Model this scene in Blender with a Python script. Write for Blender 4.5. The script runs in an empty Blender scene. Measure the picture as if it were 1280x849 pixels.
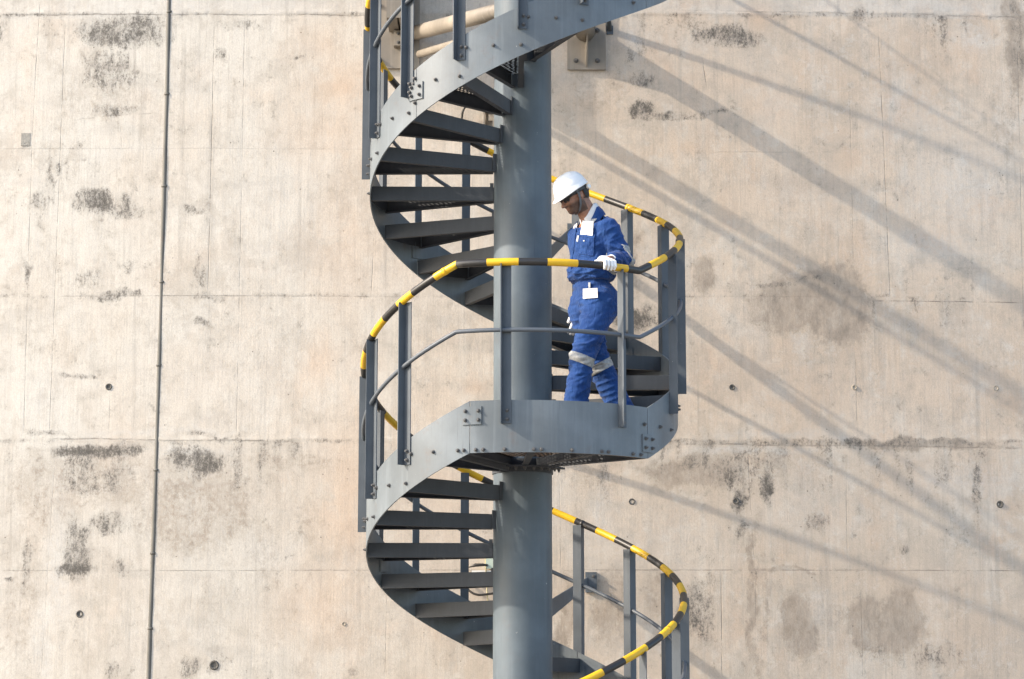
import bpy, bmesh, math, random
import numpy as np
from mathutils import Vector, Matrix
from mathutils.bvhtree import BVHTree
random.seed(7); rng = np.random.default_rng(11)
rad = math.radians
sc = bpy.context.scene
C = sc.collection

# ------------------------------------------------------------------ camera
FOC, PITCH, ROLL = 2858.33, .159, -.0008
CAM = (-.0702, -14.8518, -1.8462)
cam = bpy.data.cameras.new('camera'); co = bpy.data.objects.new('camera', cam); C.objects.link(co)
co.location = CAM
co.rotation_euler = (math.pi/2 + PITCH, 0, 0)
co.rotation_mode = 'QUATERNION'
co.rotation_quaternion = Matrix.Rotation(math.pi/2 + PITCH, 3, 'X').to_quaternion() @ Matrix.Rotation(-ROLL, 3, 'Z').to_quaternion()
cam.sensor_width = 36; cam.lens = FOC/1280*36
cam.clip_start = .5; cam.clip_end = 500
sc.camera = co

def ray(px, py):
    a, b = px-640, py-424.5
    x, u = a/FOC, -b/FOC
    return np.array([x, math.cos(PITCH)-u*math.sin(PITCH), math.sin(PITCH)+u*math.cos(PITCH)])
WY, WR = 2.2, 40.0
def wall_y(x): return WY + WR - np.sqrt(WR*WR - np.asarray(x, float)**2)
def wp(px, py):
    """photo point -> (x, z) on the wall"""
    r = ray(px, py); y = WY
    for _ in range(6):
        t = (y-CAM[1])/r[1]; x = CAM[0]+t*r[0]; y = float(wall_y(x))
    return x, CAM[2]+t*r[2]

# ------------------------------------------------------------------ materials
def mat(name):
    m = bpy.data.materials.new(name); m.use_nodes = True
    nt = m.node_tree; b = nt.nodes['Principled BSDF']
    return m, nt, b
def N(nt, t, **k):
    n = nt.nodes.new(t)
    for a, v in k.items():
        if a.startswith('i_'):
            key = a[2:]; key = int(key) if key.isdigit() else key.replace('_', ' ')
            n.inputs[key].default_value = v
        else: setattr(n, a, v)
    return n
def L(nt, a, b): nt.links.new(a, b)
def mth(nt, op, a, b=None, c=None, clamp=False):
    n = nt.nodes.new('ShaderNodeMath'); n.operation = op; n.use_clamp = clamp
    for i, v in enumerate((a, b, c)):
        if v is None: continue
        if isinstance(v, (int, float)): n.inputs[i].default_value = v
        else: nt.links.new(v, n.inputs[i])
    return n.outputs[0]
def mix(nt, f, a, b, mode='MIX'):
    n = nt.nodes.new('ShaderNodeMix'); n.data_type = 'RGBA'; n.blend_type = mode
    for s, v in ((n.inputs[0], f), (n.inputs[6], a), (n.inputs[7], b)):
        if isinstance(v, (int, float)): s.default_value = v
        elif isinstance(v, tuple): s.default_value = (*v, 1)
        else: nt.links.new(v, s)
    return n.outputs[2]
def ramp(nt, f, lo, hi):
    n = nt.nodes.new('ShaderNodeMapRange'); n.interpolation_type = 'SMOOTHSTEP'
    nt.links.new(f, n.inputs[0]); n.inputs[1].default_value = lo; n.inputs[2].default_value = hi
    return n.outputs[0]
def noise(nt, vec, scale, detail=4, rough=.55, dist=0):
    n = nt.nodes.new('ShaderNodeTexNoise'); n.inputs['Scale'].default_value = scale
    n.inputs['Detail'].default_value = detail; n.inputs['Roughness'].default_value = rough
    n.inputs['Distortion'].default_value = dist
    nt.links.new(vec, n.inputs['Vector']); return n.outputs['Fac']
def mapped(nt, scale, loc=(0, 0, 0)):
    t = nt.nodes.new('ShaderNodeTexCoord'); m = nt.nodes.new('ShaderNodeMapping')
    m.inputs['Scale'].default_value = scale; m.inputs['Location'].default_value = loc
    nt.links.new(t.outputs['Object'], m.inputs['Vector']); return m.outputs[0]
def bump(nt, b, h, strength=.3, dist=.01):
    n = nt.nodes.new('ShaderNodeBump'); n.inputs['Strength'].default_value = strength
    n.inputs['Distance'].default_value = dist
    nt.links.new(h, n.inputs['Height']); nt.links.new(n.outputs[0], b.inputs['Normal']); return n

def steel(name, col, rough=.42, streak=.16, rust=.25, dark=None):
    m, nt, b = mat(name)
    v = mapped(nt, (1, 1, 1)); vs = mapped(nt, (26, 26, 1.2)); vt = mapped(nt, (90, 90, 3))
    n1 = noise(nt, v, 2.2, 5); n2 = noise(nt, vs, 1.0, 4, .6); n3 = noise(nt, v, 60, 3); n4 = noise(nt, vt, 1, 3)
    d = tuple(c*.74 for c in col); h = tuple(min(1, c*1.18) for c in col)
    c1 = mix(nt, ramp(nt, n1, .3, .72), d, h)
    c2 = mix(nt, mth(nt, 'MULTIPLY', ramp(nt, n2, .5, .75), streak*2.2), c1, tuple(min(1, c*1.3+.02) for c in col))
    c2 = mix(nt, mth(nt, 'MULTIPLY', ramp(nt, n4, .52, .8), streak*1.4), c2, tuple(c*.62 for c in col))
    n5 = noise(nt, v, 5.5, 8, .72)
    c3 = mix(nt, mth(nt, 'MULTIPLY', ramp(nt, n5, .58, .70), rust), c2, (.14, .095, .07))
    n6 = noise(nt, mapped(nt, (70, 70, 2.2), (5, 5, 5)), 1, 5, .7)
    c3 = mix(nt, mth(nt, 'MULTIPLY', mth(nt, 'MULTIPLY', ramp(nt, n6, .58, .70), ramp(nt, n1, .45, .6)), .5), c3, tuple(x*.55 for x in col))
    n7 = noise(nt, v, 38, 3, .6)
    c3 = mix(nt, mth(nt, 'MULTIPLY', ramp(nt, n7, .735, .76), .6), c3, (.45, .45, .43))
    L(nt, c3, b.inputs['Base Color'])
    L(nt, mth(nt, 'ADD', mth(nt, 'MULTIPLY', n1, .25), rough-.1), b.inputs['Roughness'])
    b.inputs['Specular IOR Level'].default_value = .32
    bump(nt, b, mth(nt, 'ADD', n3, mth(nt, 'MULTIPLY', n2, .6)), .12, .004)
    return m
M = {}
M['paint'] = steel('grey_blue_paint', (.145, .168, .184))
M['column'] = steel('column_paint', (.100, .126, .146), .48, .10, .12)
M['tread'] = steel('tread_paint', (.060, .066, .074), .62, .10, .45)
M['floor'] = steel('floor_plate_paint', (.17, .125, .09), .6, .1, .8)
M['post'] = steel('post_paint', (.086, .100, .114), .5, .12, .2)
M['bolt'] = steel('bolt_metal', (.10, .10, .10), .45, .1, .6)
M['buff'] = steel('buff_paint', (.26, .23, .19), .55, .2, .5)
def simple(name, col, rough=.6, bumpy=None, var=.12, metal=0, spec=.5, coat=0):
    m, nt, b = mat(name)
    v = mapped(nt, (1, 1, 1)); n = noise(nt, v, 14, 5)
    L(nt, mix(nt, n, tuple(c*(1-var) for c in col), tuple(min(1, c*(1+var)) for c in col)), b.inputs['Base Color'])
    b.inputs['Roughness'].default_value = rough; b.inputs['Metallic'].default_value = metal
    b.inputs['Specular IOR Level'].default_value = spec
    b.inputs['Coat Weight'].default_value = coat
    if bumpy: bump(nt, b, noise(nt, v, bumpy[0], 4), bumpy[1], bumpy[2])
    return m
def railpaint(name, col, chip):
    m, nt, b = mat(name)
    v = mapped(nt, (1, 1, 1)); n = noise(nt, v, 30, 6, .7); n2 = noise(nt, v, 6, 4)
    c = mix(nt, ramp(nt, n2, .35, .7), tuple(x*.82 for x in col), col)
    c = mix(nt, mth(nt, 'MULTIPLY', ramp(nt, n, .64, .72), .6), c, chip)
    L(nt, c, b.inputs['Base Color']); b.inputs['Roughness'].default_value = .42
    bump(nt, b, n, .15, .003)
    return m
M['yellow'] = railpaint('yellow_band_paint', (.74, .44, .015), (.22, .15, .06))
M['black'] = railpaint('black_band_paint', (.026, .025, .024), (.16, .14, .10))
M['glove'] = simple('white_glove_knit', (.78, .78, .77), .85, (260, .35, .002), .05)
M['helmet'] = simple('white_helmet_plastic', (.76, .77, .77), .33, (40, .05, .002), .06)
M['blackplastic'] = simple('black_plastic', (.02, .02, .022), .5)
M['strap'] = simple('grey_webbing', (.10, .105, .11), .8, (300, .3, .002))
M['card'] = simple('white_card', (.56, .56, .55), .55, (300, .2, .001), .10)
M['shirt'] = simple('white_shirt_cotton', (.62, .62, .62), .85, (120, .4, .004), .06)
M['hair'] = simple('black_hair', (.012, .010, .009), .6, (180, .7, .004), .3)
M['boot'] = simple('black_leather', (.02, .018, .016), .5, (60, .3, .003))
M['lens'] = simple('tinted_lens', (.015, .015, .018), .12, None, .05)
M['eye'] = simple('eye_white', (.65, .6, .55), .3, None, .02)
M['cable'] = simple('black_cable_rubber', (.03, .027, .022), .5)
M['pipe'] = steel('conduit_metal', (.13, .125, .11), .5, .3, .3)
M['brass'] = simple('yellow_hose', (.42, .36, .20), .5)
M['green'] = simple('pale_green_plastic', (.42, .50, .42), .5)
M['white'] = simple('white_enamel', (.75, .75, .72), .5)
# reflective tape
m, nt, b = mat('silver_reflective_tape'); v = mapped(nt, (1, 1, 1))
n = noise(nt, v, 55, 5); n2 = noise(nt, v, 400, 2)
L(nt, mix(nt, ramp(nt, n, .3, .7), (.23, .235, .235), (.37, .375, .37)), b.inputs['Base Color'])
b.inputs['Roughness'].default_value = .5; b.inputs['Metallic'].default_value = .15
bump(nt, b, mth(nt, 'ADD', n, n2), .3, .003); M['tape'] = m
# blue coverall
m, nt, b = mat('royal_blue_cotton'); v = mapped(nt, (1, 1, 1)); vd = mapped(nt, (1.3, 1.3, .55))
n = noise(nt, v, 7, 5); n2 = noise(nt, v, 330, 2, .8); n3 = noise(nt, vd, 26, 4, .6, .8)
c = mix(nt, ramp(nt, n, .3, .7), (.005, .033, .140), (.009, .050, .190))
c = mix(nt, mth(nt, 'MULTIPLY', ramp(nt, noise(nt, v, 15, 8, .75), .50, .70), .35), c, (.022, .078, .23))
c = mix(nt, mth(nt, 'MULTIPLY', ramp(nt, noise(nt, mapped(nt, (1, 1, 1), (4, 2, 1)), 22, 8, .75), .56, .70), .35), c, (.012, .028, .085))
L(nt, c, b.inputs['Base Color']); b.inputs['Roughness'].default_value = .82
b.inputs['Sheen Weight'].default_value = .1; b.inputs['Sheen Roughness'].default_value = .5
b.inputs['Specular IOR Level'].default_value = .25
b1 = bump(nt, b, n3, .8, .014); b2 = nt.nodes.new('ShaderNodeBump'); b2.inputs['Strength'].default_value = .25; b2.inputs['Distance'].default_value = .001
L(nt, n2, b2.inputs['Height']); L(nt, b1.outputs[0], b2.inputs['Normal']); L(nt, b2.outputs[0], b.inputs['Normal'])
M['blue'] = m
# skin, with a beard mask attribute
m, nt, b = mat('brown_skin'); v = mapped(nt, (1, 1, 1))
at = N(nt, 'ShaderNodeAttribute', attribute_name='beard')
n = noise(nt, v, 40, 4); n2 = noise(nt, v, 500, 2)
c = mix(nt, ramp(nt, n, .3, .7), (.21, .098, .058), (.30, .148, .090))
c = mix(nt, mth(nt, 'MULTIPLY', at.outputs['Fac'], mth(nt, 'ADD', mth(nt, 'MULTIPLY', n2, .3), .62)), c, (.022, .016, .013))
L(nt, c, b.inputs['Base Color']); b.inputs['Roughness'].default_value = .5
b.inputs['Subsurface Weight'].default_value = .05; b.inputs['Subsurface Scale'].default_value = .005
bump(nt, b, n2, .15, .001); M['skin'] = m

# ------------------------------------------------------------------ helpers
def link(name, me, parent=None, m=None, smooth=False):
    o = bpy.data.objects.new(name, me); C.objects.link(o)
    if parent: o.parent = parent
    if m is not None and not len(me.materials): me.materials.append(m)
    if smooth:
        me.shade_smooth()
    return o
def tag(o, label=None, cat=None, group=None, kind=None):
    if label: o['label'] = label
    if cat: o['category'] = cat
    if group: o['group'] = group
    if kind: o['kind'] = kind
    return o
def empty(name, loc=(0, 0, 0)):
    o = bpy.data.objects.new(name, None); C.objects.link(o); o.location = loc; o.empty_display_size = .2
    return o
class MB:
    def __init__(s): s.v = []; s.f = []; s.mi = []; s.sm = []
    def add(s, vs, fs, mi=0, sm=False):
        o = len(s.v); s.v += [tuple(map(float, p)) for p in vs]
        for f in fs: s.f.append(tuple(i+o for i in f)); s.mi.append(mi); s.sm.append(sm)
    def box(s, c, d, M3=None, mi=0):
        cx, cy, cz = c; x, y, z = d[0]/2, d[1]/2, d[2]/2
        P = [(a*x, b*y, e*z) for a in (-1, 1) for b in (-1, 1) for e in (-1, 1)]
        if M3 is not None: P = [M3 @ Vector(p) for p in P]
        P = [(p[0]+cx, p[1]+cy, p[2]+cz) for p in P]
        s.add(P, [(0, 1, 3, 2), (4, 6, 7, 5), (0, 4, 5, 1), (2, 3, 7, 6), (0, 2, 6, 4), (1, 5, 7, 3)], mi)
    def tube(s, pts, r, n=12, mi=None, caps=True, close=False):
        pts = [Vector(p) for p in pts]; m = len(pts)
        rs = r if isinstance(r, (list, tuple)) else [r]*m
        rings = []; up = None
        for i, p in enumerate(pts):
            t = (pts[min(i+1, m-1)]-pts[max(i-1, 0)]).normalized()
            if up is None:
                up = Vector((0, 0, 1)) if abs(t.z) < .9 else Vector((1, 0, 0))
            a = t.cross(up).normalized(); b_ = a.cross(t).normalized(); up = b_
            rings.append([p+rs[i]*(a*math.cos(2*math.pi*k/n)+b_*math.sin(2*math.pi*k/n)) for k in range(n)])
        o = len(s.v)
        for rg in rings: s.v += [tuple(q) for q in rg]
        for i in range(m-1):
            for k in range(n):
                k2 = (k+1) % n
                s.f.append((o+i*n+k, o+i*n+k2, o+(i+1)*n+k2, o+(i+1)*n+k)); s.mi.append(mi[i] if mi else 0); s.sm.append(True)
        if caps:
            s.f.append(tuple(o+k for k in range(n))[::-1]); s.mi.append(mi[0] if mi else 0); s.sm.append(False)
            s.f.append(tuple(o+(m-1)*n+k for k in range(n))); s.mi.append(mi[-1] if mi else 0); s.sm.append(False)
    def arc(s, r0, r1, a0, a1, z0, z1, step=2.0, mi=0):
        """curved slab; r0<r1; z0(a), z1(a) bottom and top (numbers or functions of degrees)"""
        n = max(1, int(math.ceil(abs(a1-a0)/step)))
        f0 = z0 if callable(z0) else (lambda a: z0); f1 = z1 if callable(z1) else (lambda a: z1)
        o = len(s.v)
        for i in range(n+1):
            a = a0+(a1-a0)*i/n; sn, cs = math.sin(rad(a)), -math.cos(rad(a))
            for r, z in ((r0, f0(a)), (r1, f0(a)), (r1, f1(a)), (r0, f1(a))): s.v.append((r*sn, r*cs, z))
        for i in range(n):
            q = o+4*i
            for k in range(4):
                k2 = (k+1) % 4
                s.f.append((q+k, q+k+4, q+k2+4, q+k2)); s.mi.append(mi); s.sm.append(False)
        s.f.append((o, o+1, o+2, o+3)); s.mi.append(mi); s.sm.append(False)
        q = o+4*n; s.f.append((q+3, q+2, q+1, q)); s.mi.append(mi); s.sm.append(False)
    def me(s, name, mats=()):
        me = bpy.data.meshes.new(name); me.from_pydata(s.v, [], s.f)
        bm = bmesh.new(); bm.from_mesh(me); bmesh.ops.recalc_face_normals(bm, faces=bm.faces); bm.to_mesh(me); bm.free()
        for q in mats: me.materials.append(q)
        me.polygons.foreach_set('material_index', s.mi); me.polygons.foreach_set('use_smooth', s.sm)
        me.update(); return me
    def build(s, name, mats, parent=None):
        mats = mats if isinstance(mats, (list, tuple)) else [mats]
        return link(name, s.me(name, mats), parent)
def P(r, a, z): return Vector((r*math.sin(rad(a)), -r*math.cos(rad(a)), z))

# ------------------------------------------------------------------ world, sun
SUN_AZ, SUN_EL = 75, 30.0      # degrees left of the wall's normal, above the horizon
sv = Vector((-math.sin(rad(SUN_AZ))*math.cos(rad(SUN_EL)), -math.cos(rad(SUN_AZ))*math.cos(rad(SUN_EL)), math.sin(rad(SUN_EL))))
w = bpy.data.worlds.new('World'); sc.world = w; w.use_nodes = True
bg = w.node_tree.nodes['Background']; sky = w.node_tree.nodes.new('ShaderNodeTexSky')
sky.sky_type = 'NISHITA'; sky.sun_disc = False; sky.sun_elevation = rad(SUN_EL); sky.sun_rotation = math.atan2(sv.x, sv.y)
sky.air_density = 1.0; sky.dust_density = 1.8; sky.ozone_density = 1.0
w.node_tree.links.new(sky.outputs[0], bg.inputs[0]); bg.inputs[1].default_value = .15
sl = bpy.data.lights.new('sun', 'SUN'); sl.energy = 2.25; sl.angle = rad(.9); sl.color = (1, .87, .72)
so = bpy.data.objects.new('sun', sl); C.objects.link(so); so.rotation_euler = (-sv).to_track_quat('-Z', 'Y').to_euler()
sc.view_settings.view_transform = 'Standard'; sc.view_settings.look = 'None'; sc.view_settings.gamma = 1
sc.view_settings.exposure = 1.5
sc.render.engine = 'CYCLES'
sc.cycles.max_bounces = 8; sc.cycles.diffuse_bounces = 4

# ------------------------------------------------------------------ the stair
R_IN, R_OUT = 1.006, 1.014
RC = .1916                      # column radius
K1, K2 = -18.86, 50.11          # landing: stringer kinks
Q1, Q2 = -23.35, 44.2           # landing: rail kinks
PR = .5473*.845*math.pi/180     # rise per degree
STEP = 22.4; RISE = STEP*PR
H = .321; RR = 1.0394; HR = .8535; HM = .43
ZG = -3.46                      # ground level
def ztop(a): return max(a-K2, 0)*PR - max(K1-a, 0)*PR
def zrail(a): return HR + max(a-Q2, 0)*PR - max(Q1-a, 0)*PR
A_LO = K1 - (-ZG-.05)/PR
A_HI = K2 + STEP*27
stair = empty('spiral_staircase', (0, 0, ZG))
tag(stair, 'grey steel spiral staircase with yellow and black handrail winding round a thick column', 'staircase')
def sch(o): # child keeps world coordinates
    o.location = (0, 0, -ZG); return o

# column
mb = MB()
zs = [ZG+.03, 1.0, 4.6, 9.5]; n = 96
for i in range(3):
    mb.tube([(0, 0, zs[i]), (0, 0, zs[i+1])], RC, n, caps=(i == 2))
col = sch(mb.build('column', M['column'], stair))
mb = MB(); mb.tube([(0, 0, ZG+.002), (0, 0, ZG+.03)], .34, 32)
sch(mb.build('base_plate', M['column'], stair))

# bolts
def boltmesh():
    b = MB()
    b.tube([(0, 0, 0), (0, -.003, 0)], .0125, 12)                       # washer
    pts = []
    for y, r in ((-.003, .0100), (-.012, .0100), (-.0135, .0085)):
        pts.append([(r*math.cos(k*math.pi/3), y, r*math.sin(k*math.pi/3)) for k in range(6)])
    vs = sum(pts, []); fs = [tuple(range(12, 18))]
    for q in (0, 6):
        fs += [(q+k, q+(k+1) % 6, q+6+(k+1) % 6, q+6+k) for k in range(6)]
    b.add(vs, fs); b.tube([(0, -.0135, 0), (0, -.021, 0)], .0058, 8)
    return b
BOLT = boltmesh().me('bolt', [M['bolt']])
bolt_req = []   # (parent, angle, r, z, inside)
def bolt(parent, a, r, z): bolt_req.append((parent, a, r, z))

# stringers
def visible_front(a, z):
    a = (a+180) % 360-180
    return abs(a) < 97 and -2.15 < z < 2.75
segs = [(K1-373, K1-278), (K1-278, K1-183.2), (K1-183.2, K1-94.2), (K1-94.2, K1), (K1, K2), (K2, 134), (134, 226), (226, 318), (318, 411.5), (411.5, 505), (505, 598), (598, A_HI)]
segs = [(max(a, A_LO), b) for a, b in segs]
stringers = []
for a0, a1 in segs:
    mb = MB(); g = .12
    mb.arc(R_IN, R_OUT, a0+g, a1-g, lambda a: max(ztop(a)-H, ZG+.004), lambda a: ztop(a), 1.6)
    o = sch(mb.build('stringer', M['paint'], stair)); stringers.append((a0, a1, o))
def stringer_at(a):
    for a0, a1, o in stringers:
        if a0 <= a <= a1: return o
    return stringers[-1][2]
def kid(o, parent):   # child of a stair part (parts already carry the offset)
    o.parent = parent; return o
for a0, a1, o in stringers[:-1]:
    a = a1; land = a in (K1,); off = .035 if land else .095
    if a == K2: off = .17
    for rr0, rr1, out in ((R_OUT+.0005, R_OUT+.009, 1), (R_IN-.009, R_IN-.0005, 0)):
        mb = MB(); w2 = 3.3
        if a == K1: mb.arc(rr0, rr1, a-2.6, a+4.3, ztop(a)-off-.112, ztop(a)-off, 1.2)
        else: mb.arc(rr0, rr1, a-w2, a+w2, ztop(a)-off-.112, ztop(a)-off, 1.2)
        kid(mb.build('splice_plate', M['paint'], None), o)
    for da in ((-1.5, 3.2) if a == K1 else (-1.9, 1.9)):
        for dz in (.028, .084): bolt(o, a+da, R_OUT+.009, ztop(a)-off-dz)
    if a != K1 and a != K2:
        for dz in (-.015, .13): bolt(o, a-.6, R_OUT, ztop(a)-off-dz if dz > 0 else ztop(a)-off+.03)

# perforated sheets
def perf(mb, r0, r1, a0, a1, z, cell=.032, hole=.50, border=.02, mi=0, sk=None):
    """polar sheet with a square hole in every cell"""
    def quad(ra, rb, aa, ab):
        mb.add([P(ra, aa, z), P(rb, aa, z), P(rb, ab, z), P(ra, ab, z)], [(0, 1, 2, 3)], mi)
    nr = max(1, round((r1-r0-2*border)/cell)); dr = (r1-r0-2*border)/nr
    quad(r0, r0+border, a0, a1); quad(r1-border, r1, a0, a1)
    for i in range(nr):
        ra = r0+border+i*dr; rb = ra+dr; rm = (ra+rb)/2
        bd = math.degrees(border/rm)
        A0, A1 = a0+bd, a1-bd
        if A1-A0 < 1: quad(ra, rb, a0, a1); continue
        quad(ra, rb, a0, A0); quad(ra, rb, A1, a1)
        na = max(1, round(rad(A1-A0)*rm/cell)); da = (A1-A0)/na
        for k in range(na):
            b0 = A0+k*da; b1 = b0+da; h = (1-hole)/2
            rs = [ra, ra+h*dr, rb-h*dr, rb]; as_ = [b0, b0+h*da, b1-h*da, b1]
            v = [P(r, a, z) for r in rs for a in as_]
            hz = [P(r, a, z-.0012) for r in rs[1:3] for a in as_[1:3]]
            f = [(i2*4+j, i2*4+j+1, i2*4+j+5, i2*4+j+4) for i2 in range(3) for j in range(3) if not (i2 == 1 and j == 1)]
            f += [(5, 6, 17, 16), (9, 10, 19, 18), (5, 9, 18, 16), (6, 10, 19, 17)]
            mb.add(v+hz, f, mi)
TW = 24.5
def tread_mesh():
    mb = MB(); r1 = 1.003; t = .005; f = .093
    perf(mb, RC+.004, r1, 0, TW, 0)
    for a, s in ((0, 1), (TW, -1)):
        # flange as a straight radial plate
        p0, p1 = P(RC+.004, a, 0), P(r1, a, 0)
        d = (p1-p0).normalized(); nrm = Vector((-d.y, d.x, 0))*s
        v = [];
        for q in (p0, p1):
            for o_ in (Vector((0, 0, 0)), nrm*t):
                for z in (.001, -f): v.append(q+o_+Vector((0, 0, z)))
        mb.add(v, [(0, 1, 3, 2), (4, 6, 7, 5), (0, 4, 5, 1), (2, 3, 7, 6), (0, 2, 6, 4), (1, 5, 7, 3)])
        # return lip
        v = [q+o_+Vector((0, 0, z)) for q in (p0, p1) for o_ in (nrm*t, nrm*.035) for z in (-f, -f+t)]
        mb.add(v, [(0, 1, 3, 2), (4, 6, 7, 5), (0, 4, 5, 1), (2, 3, 7, 6), (0, 2, 6, 4), (1, 5, 7, 3)])
    mb.arc(r1-.03, r1-.001, 1, TW-1, -.006, -.001, 3)          # outer angle
    mb.arc(r1-.006, r1-.001, 1, TW-1, -f+.01, -.006, 3)
    # gusset at the column
    p = P(RC+.028, TW-.3, -.05); d = P(1, TW, 0).normalized()
    Mx = Matrix(((d.x, -d.y, 0), (d.y, d.x, 0), (0, 0, 1)))
    mb.box(P(RC+.014, TW+1.4, -.035), (.024, .006, .12), Mx)
    return mb.me('tread', [M['tread']])
TR = tread_mesh()
NOS = []      # (nosing angle, z)
for n in range(0, 26): NOS.append((44.7+STEP*n, -.066+RISE*n))
k = 0
while True:
    z = -.260-.1808*k; a = 313.5-360-STEP*k
    if z < ZG+.1: break
    NOS.append((a, z)); k += 1
for a, z in NOS:
    o = link('tread', TR, stair); o.location = (0, 0, z-ZG); o.rotation_euler = (0, 0, rad(a))
    sa = stringer_at(a+12)
    for da in (3.4, 13.4, 23.2):
        if K1-4 < a+da < K1: continue
        bolt(stringer_at(a+da), a+da, R_OUT, z-.042)

# landing
land = sch(empty('landing')); land.parent = stair
ZF = -.260
mb = MB(); perf(mb, RC+.004, 1.003, -22, K2-.5, ZF, .034, .52, .02)
fl = kid(mb.build('floor_plate', M['floor'], None), land)
def radial_beam(a, z1, depth, t=.008, r0=RC+.02, r1=1.0, lip=.04):
    mb = MB(); p0, p1 = P(r0, a, 0), P(r1, a, 0); d = (p1-p0).normalized()
    Mx = Matrix(((d.x, -d.y, 0), (d.y, d.x, 0), (0, 0, 1))); c = (p0+p1)/2
    mb.box((c.x, c.y, z1-depth/2), ((p1-p0).length, t, depth), Mx)
    mb.box((c.x, c.y, z1-depth+.003)+Vector() if False else (c.x, c.y, z1-depth-.003), ((p1-p0).length, lip, .006), Mx)
    return mb
for a in (-20.5, 3, 26, 48.6):
    kid(radial_beam(a, ZF-.008, .048).build('beam', M['tread'], None), land)
mb = MB(); mb.arc(.955, 1.004, K1+.6, K2-.6, ZF-.056, ZF-.050, 2); mb.arc(.999, 1.0045, K1+.6, K2-.6, ZF-.05, ZF-.008, 2)
kid(mb.build('rim_angle', M['floor'], None), land)
mb = MB(); mb.arc(RC+.002, .285, -40, 75, ZF-.070, ZF-.060, 5); mb.arc(RC+.001, RC+.007, -180, 180, ZF-.095, ZF-.01, 6)
hub = kid(mb.build('hub_collar', M['tread'], None), land)
for k in range(9):
    bo = link('bolt', BOLT, land); bo.location = P(.252, -36+k*13, ZF-.070); bo.rotation_euler = (math.pi/2, 0, rad(k*17))
for a in (-14, -6.5, 3.6, 6.2, 17, 28.4, 31, 42, 46): bolt(stringer_at(5), a, R_OUT, -.302)
for a in (K1+2.2,): bolt(stringer_at(5), a, R_OUT, -.302)
bolt(stringer_at(K1-2), K1-2.2, R_OUT, -.302)

# posts
def post_mesh(hh, name='post'):
    mb = MB(); y0 = -(R_OUT+.0006)
    # at angle 0: outward is -Y, increasing angle is +X
    mb.box((.0275, y0-.003, hh/2), (.055, .006, hh))            # leg flat against the stringer
    mb.box((-.003, y0-.029, hh/2), (.006, .058, hh))            # outstanding leg
    return mb.me(name, [M['post']])
PM = post_mesh(.145+HR-.012)
posts = []
for a, z in NOS:
    if abs(a-44.7) < .1: continue
    posts.append(a)
posts += [-7.3, 35.6]
for a in posts:
    o = link('post', PM, stair); zb = ztop(a)-.145
    if Q1 < a < Q2 or True: pass
    o.location = (0, 0, zb-ZG); o.rotation_euler = (0, 0, rad(a))
    # rail height differs a little near the kinks: scale the post to reach the rail
    want = zrail(a)-.012-zb; o.scale = (1, 1, want/(.145+HR-.012))
    for dz in (.028, .082):
        bo = link('bolt', BOLT, o); bo.location = P(R_OUT+.007, 1.75, dz); bo.rotation_euler = (0, 0, rad(1.75))
        bo['vis'] = 1.0 if visible_front(a, zb) else 0.0

# rails
a0r, a1r = A_LO+18, A_HI-6
def srail(a):
    f = math.hypot(RR, PR*180/math.pi)
    if a < Q1: return RR*rad(Q1)+f*rad(a-Q1)
    if a > Q2: return RR*rad(Q2)+f*rad(a-Q2)
    return RR*rad(a)
def inv(s):
    lo, hi = -800, 900
    for _ in range(50):
        m_ = (lo+hi)/2
        if srail(m_) < s: lo = m_
        else: hi = m_
    return lo
PER = .1865; PH = -.030      # band length; a yellow band ends and a black one begins at PH
bands = []; s = PH
angs = [a0r]; mi = []
SB = [-6.568, -6.397, -6.194, -6.022, -5.817, -5.652, -5.49, -5.32, -5.151, -4.972, -4.815, -4.634, -4.456, -4.294, -4.124, -3.95, -3.77, -3.59, -3.41, -3.227, -3.032]
SB += [-3.032+.1943*i for i in range(1, 9)]+[-1.283, -1.097, -.93, -.786, -.591, -.423, -.225, -.03, .147, .338, .514, .696, .913, 1.117, 1.315, 1.508, 1.69, 1.903, 2.088, 2.246, 2.433, 2.607, 2.817]
SB = [-6.568-.185*i for i in range(60, 0, -1)]+SB+[2.817+.19*i for i in range(1, 60)]
I0 = SB.index(-.03)
def band(sv_): return (int(np.searchsorted(SB, sv_, 'right'))-1-I0) % 2    # 0 black, 1 yellow
cuts = [c for c in (inv(x) for x in SB) if a0r < c < a1r]
allc = sorted(set([a0r, a1r, Q1, Q2]+cuts))
angs = []; mi = []
for i in range(len(allc)-1):
    u, v_ = allc[i], allc[i+1]; n = max(1, int(math.ceil((v_-u)/3)))
    mid = srail((u+v_)/2); idx = band(mid)
    for q in range(n): angs.append(u+(v_-u)*q/n); mi.append(idx)
angs.append(allc[-1])
mb = MB(); mb.tube([P(RR, a, zrail(a)) for a in angs], .0235, 18, mi)
hr = sch(mb.build('handrail', [M['black'], M['yellow']], stair))
mb = MB()
for a in (K1-9, 134.5, 312, -203.6, -300):
    mb = MB(); mb.tube([P(RR, q, zrail(q)) for q in (a-.6, a+.6)], .0252, 18)
    i0 = band(srail(a))
    kid(mb.build('coupling_sleeve', [M['black'], M['yellow']][i0], None), hr)
mids = sorted(set([a0r, Q1-.5, Q2+.3, a1r]+list(np.arange(a0r, a1r, 3.1))))
mb = MB(); mb.tube([P(RR, a, HM+(zrail(a)-HR)) for a in mids], .0135, 12)
mr = sch(mb.build('midrail', simple('midrail_paint', (.085, .10, .118), .5), stair))

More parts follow.
